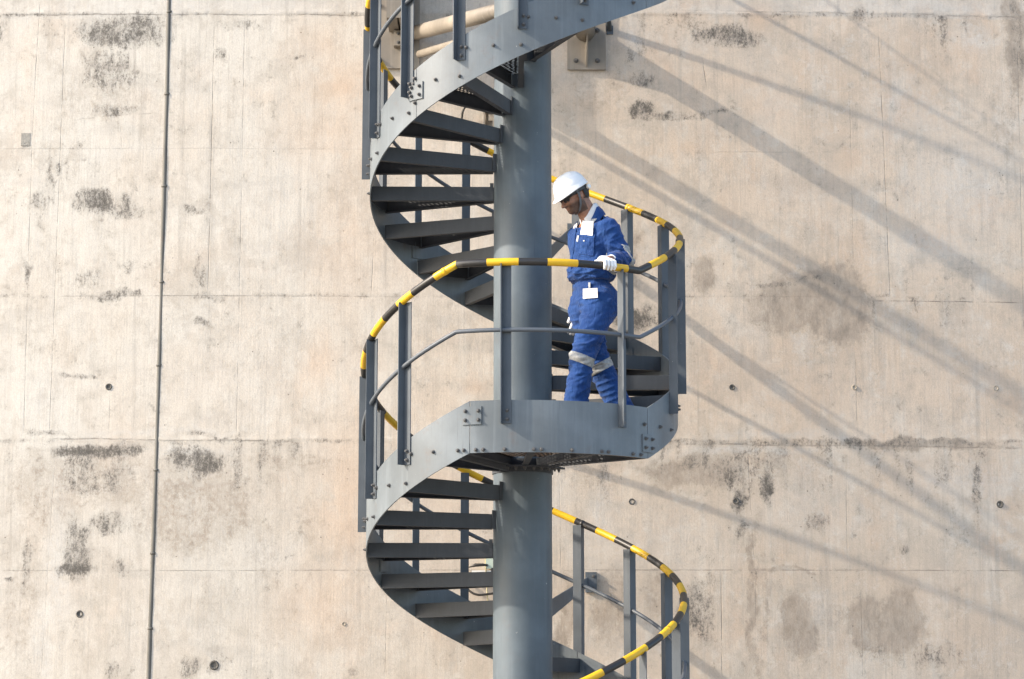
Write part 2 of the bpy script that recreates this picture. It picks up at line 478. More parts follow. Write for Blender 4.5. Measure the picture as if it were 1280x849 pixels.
# bolts: the ones that show become parts of their own, up to 100 together with post bolts
cand = []
for (p, a, r, z) in bolt_req:
    if z < ZG+.05: continue
    cand.append((visible_front(a, z), p, a, r, z))
pb = [o for o in C.objects if o.name.startswith('bolt') and o.type == 'MESH' and o.parent is not land]
npb = 0
rest = MB(); RB = boltmesh()
def merge_bolt(loc, az, dz):
    Rm = Matrix.Rotation(rad(az), 3, 'Z'); o0 = len(rest.v)
    for v in RB.v:
        q = Rm @ Vector(v); rest.v.append((q.x+loc[0], q.y+loc[1], q.z+loc[2]+dz))
    for f in RB.f: rest.f.append(tuple(i+o0 for i in f)); rest.mi.append(0); rest.sm.append(False)
for o in pb:
    if o.get('vis', 0) < .5:
        a = math.degrees(o.parent.rotation_euler.z)
        Z = o.parent.location.z+ZG+o.location.z
        if -3.4 < Z < 4: merge_bolt(P(R_OUT+.007, a+1.75, Z), a+1.75, 0)
        bpy.data.objects.remove(o)
    else:
        del o['vis']; npb += 1
vis = [c for c in cand if c[0]]; vis.sort(key=lambda c: abs(c[4]))
own = vis[:91-npb]
for c in cand:
    f, p, a, r, z = c
    if c in own:
        o = link('bolt', BOLT, p); o.location = P(r, a, z); o.rotation_euler = (0, 0, rad(a))
    else: merge_bolt(P(r, a, z), a, 0)
ro = sch(rest.build('bolt_rows', M['bolt'], stair)); ro['kind'] = 'stuff'

# ------------------------------------------------------------------ the wall
def vnoise(X, Z, fx, fz, seed, octs=4):
    r_ = np.random.default_rng(seed); out = np.zeros_like(X); amp = 1; tot = 0
    for o_ in range(octs):
        g = r_.random((257, 257)); x = X*fx*2**o_+37.3*o_+100; z = Z*fz*2**o_+11.7*o_+100
        xi = np.floor(x).astype(int); zi = np.floor(z).astype(int); u = x-xi; v = z-zi
        u = u*u*(3-2*u); v = v*v*(3-2*v)
        a = g[xi % 257, zi % 257]; b = g[(xi+1) % 257, zi % 257]; c = g[xi % 257, (zi+1) % 257]; d = g[(xi+1) % 257, (zi+1) % 257]
        out += amp*((a*(1-u)+b*u)*(1-v)+(c*(1-u)+d*u)*v); tot += amp; amp *= .55
    return out/tot
ds = .0125
xs = np.concatenate([np.linspace(-14, -4.4, 20), np.arange(-4.35, 4.35, ds), np.linspace(4.4, 14, 20)])
zs_ = np.concatenate([np.linspace(ZG-.3, -1.95, 8), np.arange(-1.9, 3.95, ds), np.linspace(4.0, 11, 14)])
X, Z = np.meshgrid(xs, zs_, indexing='ij')
dn1 = vnoise(X, Z, 5, 5, 1); dn2 = vnoise(X, Z, 14, 14, 2); dn3 = vnoise(X, Z, 1.1, 1.1, 3)
XW = X+(vnoise(X, Z, 4.5, 4.5, 1, 6)-.5)*.20; ZW = Z+(vnoise(X, Z, 4.5, 4.5, 4, 6)-.5)*.15
def blobs(lst, soft=1.0):
    m = np.zeros_like(X)
    for px, py, rx, ry, s in lst:
        x, z = wp(px, py); k = 1/167.
        q = np.sqrt(((XW-x)/(rx*k))**2+((ZW-z)/(ry*k))**2)
        m = np.maximum(m, s*np.clip((1.55-q)/(.95*soft), 0, 1)**1.1)
    return m
mould = blobs([(150, 40, 58, 22, .8), (135, 88, 34, 32, .55), (140, 138, 30, 8, .45), (3, 40, 9, 16, .5), (60, 30, 7, 22, .35),
 (118, 250, 24, 17, .85), (158, 256, 20, 16, .6), (245, 261, 12, 8, .55), (52, 253, 12, 10, .35), (135, 370, 45, 7, .6), (112, 352, 20, 16, .4),
 (250, 340, 12, 26, .4), (255, 372, 22, 6, .45), (255, 405, 9, 6, .6), (62, 225, 5, 35, .35), (78, 220, 5, 40, .4), (35, 335, 4, 20, .5), (115, 205, 14, 14, .3),
 (120, 566, 52, 9, 1.0), (108, 592, 32, 26, .55), (150, 590, 14, 26, .5), (247, 578, 30, 16, .85), (100, 690, 18, 34, .8), (95, 716, 26, 9, .95),
 (145, 655, 26, 16, .5), (148, 715, 12, 12, .5), (30, 705, 6, 40, .55), (5, 722, 8, 3, .8), (235, 835, 14, 13, .6), (276, 828, 15, 14, .6), (135, 832, 10, 12, .5),
 (92, 795, 16, 30, .22), (35, 690, 8, 12, .5), (100, 472, 22, 4, .6), (62, 545, 30, 4, .5), (265, 545, 30, 4, .5), (10, 570, 10, 14, .35),
 (300, 32, 45, 8, .35), (275, 72, 9, 8, .5), (340, 75, 50, 4, .3), (320, 130, 60, 3, .25), (160, 335, 10, 8, .25), (108, 150, 8, 10, .3),
 (905, 45, 38, 13, .75), (875, 40, 50, 22, .28), (868, 140, 58, 6, .55), (803, 134, 16, 12, .8), (800, 98, 16, 9, .6), (795, 60, 18, 10, .4), (780, 72, 5, 10, .5),
 (1075, 20, 12, 8, .6), (789, 402, 32, 14, .95), (775, 388, 20, 8, .8), (820, 395, 14, 18, .6), (862, 330, 8, 8, .3), (935, 585, 50, 30, .42), (920, 625, 9, 18, .9), (955, 610, 8, 22, .75), (905, 590, 8, 20, .5),
 (1018, 655, 15, 12, .4), (1218, 610, 8, 40, .5), (1178, 590, 18, 18, .3), (870, 768, 17, 42, .6), (1165, 822, 55, 16, .35), (1090, 818, 25, 10, .3), (1040, 556, 90, 5, .35), (1125, 553, 140, 5, .5),
 (925, 660, 8, 14, .5), (885, 690, 10, 14, .25), (1130, 690, 6, 6, .5), (430, 600, 6, 4, .2), (1272, 55, 8, 60, .35), (985, 350, 60, 4, .4), (330, 695, 70, 2, .25), (865, 580, 20, 12, .4)])
damp = blobs([(985, 378, 45, 38, .95), (1045, 380, 40, 50, .9), (1010, 352, 60, 12, .8), (883, 345, 14, 26, .7), (880, 330, 18, 14, .4), (790, 330, 16, 60, .5), (785, 420, 24, 12, .5),
 (1000, 780, 22, 38, .8), (1035, 770, 30, 26, .35), (1078, 780, 20, 34, .8), (1125, 775, 26, 42, .9), (1100, 800, 40, 18, .6), (943, 750, 8, 120, .55), (962, 760, 5, 90, .4), (985, 712, 40, 4, .5),
 (860, 590, 60, 22, .6), (1155, 555, 110, 7, .6), (1180, 60, 30, 30, .2), (1200, 330, 60, 18, .3), (880, 250, 60, 8, .2),
 (1270, 50, 14, 80, .7), (1255, 160, 20, 60, .35), (740, 580, 40, 40, .35), (770, 760, 30, 60, .55), (830, 740, 20, 40, .45), (710, 770, 16, 60, .6), (1015, 655, 14, 14, .4), (335, 690, 24, 50, .35),
 (250, 640, 90, 60, .45), (60, 620, 60, 60, .4), (25, 760, 30, 90, .35), (130, 600, 110, 46, .35), (390, 650, 16, 60, .3), (30, 250, 40, 14, .3), (130, 120, 80, 40, .35), (360, 575, 60, 14, .4), (430, 470, 14, 40, .2),
 (300, 85, 100, 14, .25), (320, 140, 90, 8, .25), (240, 100, 40, 60, .25), (745, 110, 50, 40, .35), (1030, 600, 110, 40, .25), (1130, 640, 90, 20, .2)])
ochre = blobs([(425, 110, 45, 42, .9), (400, 60, 45, 30, .5), (415, 170, 60, 60, .5), (430, 300, 50, 90, .5), (400, 450, 28, 40, .7), (430, 620, 40, 90, .8), (400, 760, 50, 60, .6), (450, 500, 25, 90, .4),
 (945, 20, 22, 18, .8), (1065, 200, 20, 14, .6), (930, 100, 40, 14, .5), (960, 130, 26, 22, .6), (870, 190, 30, 10, .4), (1080, 320, 16, 60, .4), (1150, 60, 60, 40, .2), (990, 240, 90, 40, .25), (560, 620, 60, 90, .4),
 (1000, 500, 90, 40, .3), (1200, 480, 60, 60, .2), (1140, 600, 60, 30, .3), (1160, 740, 60, 30, .3), (940, 460, 60, 40, .3), (510, 330, 40, 40, .3), (590, 485, 12, 10, .6), (1225, 800, 60, 40, .25), (860, 100, 40, 40, .25)], 1.5)
pale = blobs([(72, 690, 16, 110, .7), (58, 800, 14, 70, .6), (752, 640, 14, 40, .6), (765, 690, 60, 40, .3), (1200, 240, 60, 60, .5), (1170, 310, 60, 26, .5), (790, 48, 12, 30, .7), (1215, 45, 22, 18, .6), (850, 680, 50, 40, .3), (1000, 640, 60, 40, .25),
 (780, 800, 40, 20, .5), (340, 690, 30, 20, .5), (150, 190, 60, 8, .4), (330, 250, 80, 100, .3), (40, 500, 60, 40, .3), (200, 540, 120, 4, .5), (1210, 600, 60, 16, .5), (925, 565, 80, 4, .8), (240, 566, 60, 5, .6), (1130, 150, 60, 40, .3),
 (1030, 770, 18, 26, .5), (980, 545, 80, 5, .5), (320, 460, 120, 60, .3), (700, 590, 16, 90, .4), (1150, 8, 160, 9, .5), (300, 6, 250, 12, .5), (960, 12, 120, 9, .4)], 1.3)
# relief: lift joints bulge a few millimetres, board waviness
REL = (vnoise(X, Z, 1.5, 1.5, 8)-.5)*.010 + (vnoise(X, Z, 9, 2.2, 9)-.5)*.003
for py, hgt, up in ((19, .0035, 1), (551, .0022, 1)):
    zz = np.array([wp(p, py)[1] for p in (0, 640, 1280)]); zj = np.interp(X, [-4, 0, 3.8], zz)+(vnoise(X, Z*0, 3, 1, 10+py)-.5)*.03+(vnoise(X, Z*0, 14, 1, 20+py)-.5)*.02
    d = Z-zj; REL += -hgt*np.exp(-(d/.018)**2)*(vnoise(X, Z, 12, 12, 30)*2.2-.5) - .0015*(d > 0)*np.exp(-np.abs(d)/.6)
    mould = np.maximum(mould, .38*np.exp(-((d+.02)/.022)**2)*(vnoise(X, Z, 2.5, 3, 31) > .5)*vnoise(X, Z, 9, 9, 12)*1.6)
# dirt running down from the lift joints, and a broken dirty line along them
runs = vnoise(X, Z, 16, .5, 51, 4); runs2 = vnoise(X, Z, 5, .3, 52, 3); big_ = vnoise(X, Z, .9, .4, 53, 3)
for py, wgt, ln_ in ((20, .55, .22), (187, .22, .16), (371, .42, .22), (552, .68, .30), (713, .30, .20)):
    zz = np.array([wp(p, py)[1] for p in (0, 640, 1280)]); zj = np.interp(X, [-4, 0, 3.8], zz)
    d = zj-Z+(vnoise(X, Z, 8, 8, 60+py)-.5)*.03
    f = np.exp(-np.clip(d, 0, 9)/(ln_*(.25+1.3*runs)))*(d > 0)*np.clip((runs+runs2*.6-.72)*3.2, 0, 1)*np.clip((big_-.40)*5, 0, 1)
    g_ = np.exp(-(d/.018)**2)*np.clip((vnoise(X, Z, 4, 4, 70+py)-.42)*5, 0, 1)
    mould = np.maximum(mould, wgt*np.maximum(f*.8, g_*.75))
mould = np.clip(mould+.16*(vnoise(X, Z, 1.3, .8, 54, 5) > .56)*np.clip(runs-.45, 0, 1)*3, 0, 1)
Y = wall_y(X)+REL
nx, nz = X.shape
verts = np.stack([X, Y, Z], -1).reshape(-1, 3)
i, j = np.meshgrid(np.arange(nx-1), np.arange(nz-1), indexing='ij')
q = np.stack([i*nz+j, (i+1)*nz+j, (i+1)*nz+j+1, i*nz+j+1], -1).reshape(-1, 4)
def npmesh(name, V, F):
    me = bpy.data.meshes.new(name); me.vertices.add(len(V)); me.vertices.foreach_set('co', V.astype(np.float32).ravel())
    n_ = F.shape[1]; me.loops.add(F.size); me.loops.foreach_set('vertex_index', F.astype(np.int32).ravel())
    me.polygons.add(len(F)); me.polygons.foreach_set('loop_start', np.arange(0, F.size, n_, dtype=np.int32)); me.polygons.foreach_set('loop_total', np.full(len(F), n_, np.int32))
    me.update(calc_edges=True); me.validate(); return me
# close the slab with a back, 0.35 m thick
nb = len(verts)
rim = np.concatenate([np.arange(nx)*nz, (nx-1)*nz+np.arange(1, nz), np.arange(nx-2, -1, -1)*nz+nz-1, np.arange(nz-2, 0, -1)])
back = verts[rim]+np.array([0, .35, 0])
V = np.concatenate([verts, back]); nr_ = len(rim)
side = np.stack([rim, nb+np.arange(nr_), nb+(np.arange(nr_)+1) % nr_, np.roll(rim, -1)], -1)
wm = npmesh('concrete_wall', V, np.concatenate([q, side]))
for nm, arr in (('mould', mould), ('damp', damp), ('ochre', ochre), ('pale', pale)):
    at_ = wm.attributes.new(nm, 'FLOAT', 'POINT'); at_.data.foreach_set('value', np.concatenate([arr.ravel(), np.zeros(nr_)]).astype(np.float32))
m, nt, b = mat('weathered_concrete')
tc = N(nt, 'ShaderNodeTexCoord'); sp = N(nt, 'ShaderNodeSeparateXYZ'); L(nt, tc.outputs['Object'], sp.inputs[0])
ox, oz = sp.outputs[0], sp.outputs[2]
v1 = mapped(nt, (1, .3, 1)); vv = mapped(nt, (9, 1, .8)); vf = mapped(nt, (70, 1, 2.2)); vh = mapped(nt, (.7, .3, 2.5)); vsp = mapped(nt, (1, 1, .6))
att = {k: N(nt, 'ShaderNodeAttribute', attribute_name=k).outputs['Fac'] for k in ('mould', 'damp', 'ochre', 'pale')}
big = noise(nt, v1, .8, 6, .6, .4); med = noise(nt, v1, 4.5, 8, .68, .5); ver = noise(nt, vv, 1, 6, .65); fin = noise(nt, vf, 1, 4, .7); hor = noise(nt, vh, 1.6, 5, .6)
grain = noise(nt, v1, 85, 4, .85); spk = noise(nt, vsp, 75, 4, .75); spk2 = noise(nt, v1, 26, 6, .78)
side_f = ramp(nt, ox, -2.6, 1.4)       # the left of the wall is a whiter concrete than the right
c = mix(nt, side_f, (.565, .537, .482), (.60, .505, .405))
zj20, zj552 = wp(640, 17)[1], wp(640, 554)[1]
below = ramp(nt, mth(nt, 'ADD', mth(nt, 'MULTIPLY_ADD', oz, -1, zj552), mth(nt, 'MULTIPLY', mth(nt, 'SUBTRACT', med, .5), .5)), -.05, .12)
above = ramp(nt, mth(nt, 'SUBTRACT', oz, zj20), 0, .01)
pk_ = mth(nt, 'MULTIPLY_ADD', side_f, .6, .4)
c = mix(nt, mth(nt, 'MULTIPLY', mth(nt, 'MULTIPLY', ramp(nt, big, .40, .62), .60), pk_), c, (.53, .415, .31))
c = mix(nt, mth(nt, 'MULTIPLY', below, .24), c, (.40, .365, .315))
c = mix(nt, mth(nt, 'MULTIPLY', above, .35), c, (.53, .51, .475))
c = mix(nt, mth(nt, 'MULTIPLY', ramp(nt, med, .47, .66), .42), c, (.40, .36, .305))
c = mix(nt, mth(nt, 'MULTIPLY', ramp(nt, noise(nt, mapped(nt, (1, .3, .7), (7, 0, 3)), 3.1, 10, .74, .15), .50, .66), .45), c, (.62, .59, .53))
c = mix(nt, mth(nt, 'MULTIPLY', ramp(nt, noise(nt, mapped(nt, (1, .3, .8), (17, 0, 9)), 2.0, 10, .72, .2), .53, .68), mth(nt, 'MULTIPLY', pk_, .4)), c, (.53, .38, .27))
c = mix(nt, mth(nt, 'MULTIPLY', ramp(nt, ver, .50, .72), .30), c, (.61, .58, .52))
c = mix(nt, mth(nt, 'MULTIPLY', ramp(nt, noise(nt, mapped(nt, (14, 1, .55), (3, 0, 1)), 1, 7, .7), .54, .72), .42), c, (.30, .275, .24))
c = mix(nt, mth(nt, 'MULTIPLY', ramp(nt, hor, .52, .70), .25), c, (.33, .31, .285))
c = mix(nt, mth(nt, 'MULTIPLY', ramp(nt, fin, .45, .75), .24), c, (.29, .265, .23))
cl1 = noise(nt, mapped(nt, (1, .3, .75), (11, 0, 23)), 2.6, 12, .78, .1); cl2 = noise(nt, mapped(nt, (1, .3, 1.1), (5, 0, 41)), 6.5, 12, .8, .1)
c = mix(nt, mth(nt, 'MULTIPLY', ramp(nt, cl1, .515, .60), .34), c, (.38, .335, .28))
c = mix(nt, mth(nt, 'MULTIPLY', ramp(nt, cl2, .53, .62), .34), c, (.63, .60, .54))
c = mix(nt, mth(nt, 'MULTIPLY', ramp(nt, cl2, .47, .38), .30), c, (.36, .32, .27))
stain = noise(nt, mapped(nt, (1, .3, .9), (31, 0, 5)), 15, 9, .8, .2)
c = mix(nt, mth(nt, 'MULTIPLY', ramp(nt, mth(nt, 'ADD', stain, mth(nt, 'MULTIPLY', mth(nt, 'SUBTRACT', med, .5), .6)), .58, .72), .55), c, (.20, .18, .155))
c = mix(nt, mth(nt, 'MULTIPLY', att['pale'], mth(nt, 'MULTIPLY', ramp(nt, spk2, .3, .6), .8)), c, (.56, .55, .52))
c = mix(nt, mth(nt, 'MULTIPLY', att['ochre'], mth(nt, 'MULTIPLY', ramp(nt, med, .2, .55), .75)), c, (.58, .43, .31))
dampf = ramp(nt, mth(nt, 'ADD', att['damp'], mth(nt, 'MULTIPLY', mth(nt, 'SUBTRACT', spk2, .5), .9)), .22, .62)
dv = noise(nt, mapped(nt, (1, 1, .5), (2, 0, 6)), 13, 10, .8, .1)
c = mix(nt, mth(nt, 'MULTIPLY', dampf, mth(nt, 'MULTIPLY_ADD', ramp(nt, dv, .38, .62), .45, .42)), c, (.30, .25, .20))
c = mix(nt, mth(nt, 'MULTIPLY', mth(nt, 'MULTIPLY', ramp(nt, att['damp'], .05, .5), ramp(nt, dv, .54, .66)), .35), c, (.20, .17, .135))
# mould: a broken film whose density follows the mask
na = noise(nt, mapped(nt, (1, 1, .55)), 11, 12, .84, .2); nb_ = noise(nt, mapped(nt, (1, 1, .8)), 62, 5, .8)
md = mth(nt, 'ADD', mth(nt, 'MULTIPLY', att['mould'], 1.0), mth(nt, 'MULTIPLY', mth(nt, 'SUBTRACT', na, .5), 4.2))
md = mth(nt, 'ADD', md, mth(nt, 'MULTIPLY', mth(nt, 'SUBTRACT', nb_, .5), 2.4))
gate = ramp(nt, att['mould'], .0, .35)
soft = mth(nt, 'MULTIPLY', ramp(nt, mth(nt, 'ADD', att['mould'], mth(nt, 'MULTIPLY', mth(nt, 'SUBTRACT', na, .5), 1.6)), .05, 1.2), gate)
ms = mth(nt, 'MULTIPLY', ramp(nt, md, .25, 1.15), gate)
c = mix(nt, mth(nt, 'MULTIPLY', soft, .60), c, (.20, .19, .172))
c = mix(nt, mth(nt, 'MULTIPLY', ms, .85), c, (.065, .060, .054))
# scattered small pits and specks
vor = N(nt, 'ShaderNodeTexVoronoi', i_Scale=9.0); L(nt, v1, vor.inputs['Vector'])
vor2 = N(nt, 'ShaderNodeTexVoronoi', i_Scale=21.0); L(nt, mapped(nt, (1, .3, .7), (3, 0, 8)), vor2.inputs['Vector'])
pit = mth(nt, 'MULTIPLY', mth(nt, 'LESS_THAN', vor.outputs['Distance'], .05), ramp(nt, med, .48, .56))
pit = mth(nt, 'MAXIMUM', pit, mth(nt, 'MULTIPLY', mth(nt, 'LESS_THAN', vor2.outputs['Distance'], .07), ramp(nt, stain, .56, .62)))
c = mix(nt, mth(nt, 'MULTIPLY', pit, .7), c, (.12, .105, .09))
# formwork joints and cracks: thin lines
lines = None
wob = mth(nt, 'MULTIPLY', mth(nt, 'SUBTRACT', noise(nt, mapped(nt, (1.6, 1, 1.6)), 1, 7, .75), .5), .035)
brk = noise(nt, mapped(nt, (3, 1, 3)), 1.3, 6, .8)
def line(x0, y0, x1, y1, wid=.0035, s=1.0, wv=1.0):
    global lines
    (ax, az), (bx, bz) = wp(x0, y0), wp(x1, y1)
    vertical = abs(bz-az) > abs(bx-ax)
    u, w_ = (oz, ox) if vertical else (ox, oz)
    a0_, c0, a1_, c1 = (az, ax, bz, bx) if vertical else (ax, az, bx, bz)
    if a0_ > a1_: a0_, c0, a1_, c1 = a1_, c1, a0_, c0
    sl_ = (c1-c0)/(a1_-a0_)
    d = mth(nt, 'SUBTRACT', w_, mth(nt, 'MULTIPLY_ADD', u, sl_, c0-sl_*a0_))
    d = mth(nt, 'ABSOLUTE', mth(nt, 'MULTIPLY_ADD', wob, wv, d))
    e = mth(nt, 'SUBTRACT', (a1_-a0_)/2, mth(nt, 'ABSOLUTE', mth(nt, 'SUBTRACT', u, (a0_+a1_)/2)))
    msk = mth(nt, 'MULTIPLY', mth(nt, 'MULTIPLY', mth(nt, 'SUBTRACT', 1, mth(nt, 'DIVIDE', d, wid), clamp=True), mth(nt, 'MULTIPLY', e, 12, clamp=True)), s)
    lines = msk if lines is None else mth(nt, 'MAXIMUM', lines, msk)
for args in [(0, 187, 460, 187, .004, .45, .3), (866, 190, 1070, 190, .004, .4, .3), (72, 371, 470, 371, .0045, .8, .25), (470, 371, 640, 371, .004, .5, .25), (866, 370, 1086, 371, .004, .3, .3), (1086, 376, 1280, 378, .006, .9, .2),
             (0, 714, 200, 714, .004, .5, .3), (190, 714, 640, 713, .0045, .8, .2), (690, 713, 1280, 713, .0045, .9, .2), (50, 0, 40, 180, .006, .6, .5), (40, 180, 30, 545, .006, .55, .6), (82, 20, 62, 545, .0045, .7, .3),
             (268, 25, 260, 370, .0045, .9, .15), (306, 25, 296, 545, .005, .5, .3), (70, 560, 52, 849, .005, .25, .5), (468, 290, 464, 372, .004, .7, .5), (484, 735, 482, 849, .004, .6, .3),
             (1062, 120, 1067, 330, .004, .6, .4), (1098, 40, 1113, 376, .005, .9, .2), (1070, 440, 1072, 552, .006, .6, .6), (902, 713, 903, 849, .005, .8, .3), (945, 713, 946, 849, .004, .3, .4), (1076, 713, 1080, 849, .004, .5, .4), (1058, 600, 1060, 713, .005, .45, .7),
             (138, 490, 136, 545, .004, .6, .2), (240, 735, 239, 765, .006, .7, .4), (878, 72, 884, 112, .006, .9, 1.0), (935, 560, 944, 713, .005, .4, .9), (1272, 60, 1280, 420, .006, .5, .5), (700, 600, 703, 849, .004, .4, .6), (370, 790, 366, 849, .004, .2, .4),
             (0, 20, 460, 20, .008, .75, 1.6), (840, 13, 1280, 22, .010, .5, 1.8), (60, 550, 370, 552, .009, .8, 1.5), (850, 556, 1280, 560, .010, .6, 1.6), (90, 150, 200, 142, .006, .5, 1.4), (150, 150, 152, 190, .004, .5, 1.0), (560, 370, 562, 372, .004, .5, 0)]:
    line(*args)
lf = mth(nt, 'MULTIPLY', lines, ramp(nt, brk, .36, .60))
c = mix(nt, mth(nt, 'MULTIPLY', lf, .8), c, (.12, .108, .095))
c = mix(nt, mth(nt, 'MULTIPLY', ramp(nt, grain, .42, .70), .26), c, (.27, .245, .21))
L(nt, c, b.inputs['Base Color']); b.inputs['Roughness'].default_value = .93; b.inputs['Specular IOR Level'].default_value = .2
h_ = mth(nt, 'ADD', mth(nt, 'MULTIPLY', spk2, .7), mth(nt, 'MULTIPLY', grain, .22))
h_ = mth(nt, 'ADD', h_, mth(nt, 'MULTIPLY', fin, .25))
h_ = mth(nt, 'SUBTRACT', h_, mth(nt, 'MULTIPLY', lf, .8))
h_ = mth(nt, 'SUBTRACT', h_, mth(nt, 'MULTIPLY', pit, .8))
bump(nt, b, h_, .5, .008)
wall = link('concrete_wall', wm, None, m, smooth=True)
tag(wall, 'tall weathered concrete tank wall streaked with black mould and ochre stains behind the staircase', 'wall')
# tie holes
for px, py, s in ((136, 484, 1), (100, 768, 1.1), (790, 627, 1), (1250, 630, 1.1), (915, 484, .9), (920, 626, 1), (268, 832, 1.4), (1068, 484, .8), (1245, 485, .9), (430, 780, .6)):
    x, z = wp(px, py); y = float(wall_y(x))-.004; mb = MB(); r = .021*s
    ring = lambda rr, yy: [(x+rr*math.cos(k*math.pi/8), yy, z+rr*math.sin(k*math.pi/8)) for k in range(16)]
    vs = ring(r*1.25, y+.004)+ring(r, y-.003)+ring(r*.72, y-.001)+ring(r*.55, y+.003)
    fs = [tuple(range(48, 64))]
    for a in (0, 16, 32): fs += [(a+k, a+(k+1) % 16, a+16+(k+1) % 16, a+16+k) for k in range(16)]
    mb.add(vs, fs); pale_ = px in (1068, 1245, 430)
    o = mb.build('tie_hole_plug', M.setdefault('plugp' if pale_ else 'plug', simple('pale_mortar' if pale_ else 'hole_dark', (.36, .32, .26) if pale_ else (.10, .095, .085), .9, (90, .6, .01), .3)), wall)  # dark discs carry the shade of an open hole in their colour
# repaired square
x, z = wp(32, 175); mb = MB(); mb.box((x, float(wall_y(x))-.002, z), (.068, .012, .10)); mb.build('mortar_patch', simple('grey_mortar', (.33, .31, .27), .9, (60, .6, .01), .2), wall)

# ground
mb = MB(); mb.add([(-400, -400, ZG), (400, -400, ZG), (400, 400, ZG), (-400, 400, ZG)], [(0, 1, 2, 3)])
gm, nt, b = mat('pale_gravel_ground'); v = mapped(nt, (1, 1, 1))
L(nt, mix(nt, noise(nt, v, 3, 8, .7), (.24, .215, .18), (.36, .32, .27)), b.inputs['Base Color']); b.inputs['Roughness'].default_value = .95
bump(nt, b, noise(nt, v, 40, 5), .6, .03)
g = mb.build('ground', gm); tag(g, kind='structure')

# ------------------------------------------------------------------ conduit down the wall
cd = empty('conduit_pipe'); x, z = wp(186, 849); cd.location = (x, float(wall_y(x)), ZG)
tag(cd, 'thin dark vertical conduit pipe clamped to the left side of the wall', 'pipe')
def wpt(px, py, d):
    x, z = wp(px, py); return Vector((x, float(wall_y(x))-d, z))
pts = [wpt(*p, -.0135) for p in ((218, -260), (211, 0), (208.5, 118), (205, 233), (202, 353), (199, 457), (195, 588), (191.5, 692), (188, 786), (186, 849), (184.5, 900))]
pts.append(Vector((pts[-1].x-.05, pts[-1].y, ZG+.02)))
mb = MB(); mb.tube(pts, .0205, 14)
def loc_kid(o, root): o.parent = root; o.matrix_parent_inverse = Matrix.Translation(-root.location); return o
loc_kid(mb.build('pipe_run', M['pipe']), cd)
for px, py in ((208.5, 118), (205.2, 233), (202.3, 353), (198.6, 457), (195.2, 588), (191.3, 692), (188.2, 786), (211.5, 15)):
    p = wpt(px, py, -.0135); mb = MB(); mb.tube([p-Vector((0, 0, .009)), p+Vector((0, 0, .009))], .0250, 14)
    mb.box((p.x+.004, p.y+.006, p.z), (.066, .012, .016))
    loc_kid(mb.build('clamp', M['pipe']), cd)

# ------------------------------------------------------------------ wall brackets and unseen shadow rods
def plate_bracket(name, label, cxp, x0p, x1p, ybot, ztop_add):
    x0, z0 = wp(x0p, ybot); x1, _ = wp(x1p, ybot); xc, _ = wp(cxp, ybot)
    y = float(wall_y((x0+x1)/2)); zt = z0+ztop_add
    e = empty(name, ((x0+x1)/2, y, (z0+zt)/2)); tag(e, label, 'bracket')
    mb = MB(); mb.box(((x0+x1)/2, y-.014, (z0+zt)/2), (x1-x0, .024, zt-z0)); loc_kid(mb.build('wall_plate', M['buff']), e)
    for fx in (.22, .78):
        for zz in (z0+.07, (z0+zt)/2, zt-.07):
            o = link('bolt', BOLT, None); o.scale = (1.5, 1.5, 1.5); o.location = (x0+(x1-x0)*fx, y-.026, zz); loc_kid(o, e)
    return e, x0, x1, z0, zt, y
# right bracket
e, x0, x1, z0, zt, y = plate_bracket('wall_bracket', 'buff steel bracket on the wall right of the column, foot showing under the flight', 735, 709, 757, 88, .62)
xc = (x0+x1)/2
pm = Vector((xc-.01, y-.03, z0+.30)); pe = Vector((.10, RC*.7, z0+.30))
mb = MB(); mb.tube([pm, pe], [.078, .070], 28); loc_kid(mb.build('pipe_arm', M['buff']), e)
mb = MB()
vs = [(xc+s_*.006, yy, zz) for s_ in (-1, 1) for yy, zz in ((y-.026, z0+.02), (y-.026, z0+.28), (y-.20, z0+.28), (y-.16, z0+.20))]
mb.add(vs, [(0, 1, 2, 3), (7, 6, 5, 4), (0, 4, 5, 1), (1, 5, 6, 2), (2, 6, 7, 3), (3, 7, 4, 0)])
loc_kid(mb.build('gusset', M['buff']), e)
# left bracket
e2, a0_, a1_, b0_, bt, y2 = plate_bracket('wall_bracket', 'buff steel bracket with a long pipe arm on the wall left of the column', 492, 459, 524, 87, 1.0)
xc2 = (a0_+a1_)/2
p1 = wpt(520, 44, .06); 
r_ = ray(612, 17); tt = (.45-CAM[1])/r_[1]; p2 = Vector(CAM)+Vector(r_)*tt
p3 = p1+(p2-p1)*1.32
mb = MB(); mb.tube([p1, p3], [.058, .055], 28); loc_kid(mb.build('pipe_arm', M['buff']), e2)
q1 = p1+Vector((.03, 0, -.17)); q3 = p3+Vector((0, .1, -.10))
mb = MB(); mb.tube([q1, q3], .030, 20); loc_kid(mb.build('brace_pipe', M['buff']), e2)
# stub beam carrying the pipe
mb = MB(); bx = wpt(500, 41, 0)
mb.box((bx.x, y2-.20, bx.z+.36), (.012, .36, .72)); mb.box((bx.x, y2-.385, bx.z+.36), (.17, .014, .72)); mb.box((bx.x, y2-.20, bx.z+.006), (.17, .36, .012))
loc_kid(mb.build('stub_beam', M['buff']), e2)
mb = MB(); bz = wpt(490, 52, 0); mb.box((bx.x+.02, y2-.06, bz.z), (.13, .07, .12)); mb.box((bx.x+.02, y2-.04, bz.z-.16), (.014, .05, .22)); loc_kid(mb.build('gusset', M['buff']), e2)
for dx in (-.03, .03):
    for dz in (-.035, .035):
        o = link('bolt', BOLT, None); o.location = (bx.x+.02+dx, y2-.095, bz.z+dz); loc_kid(o, e2)

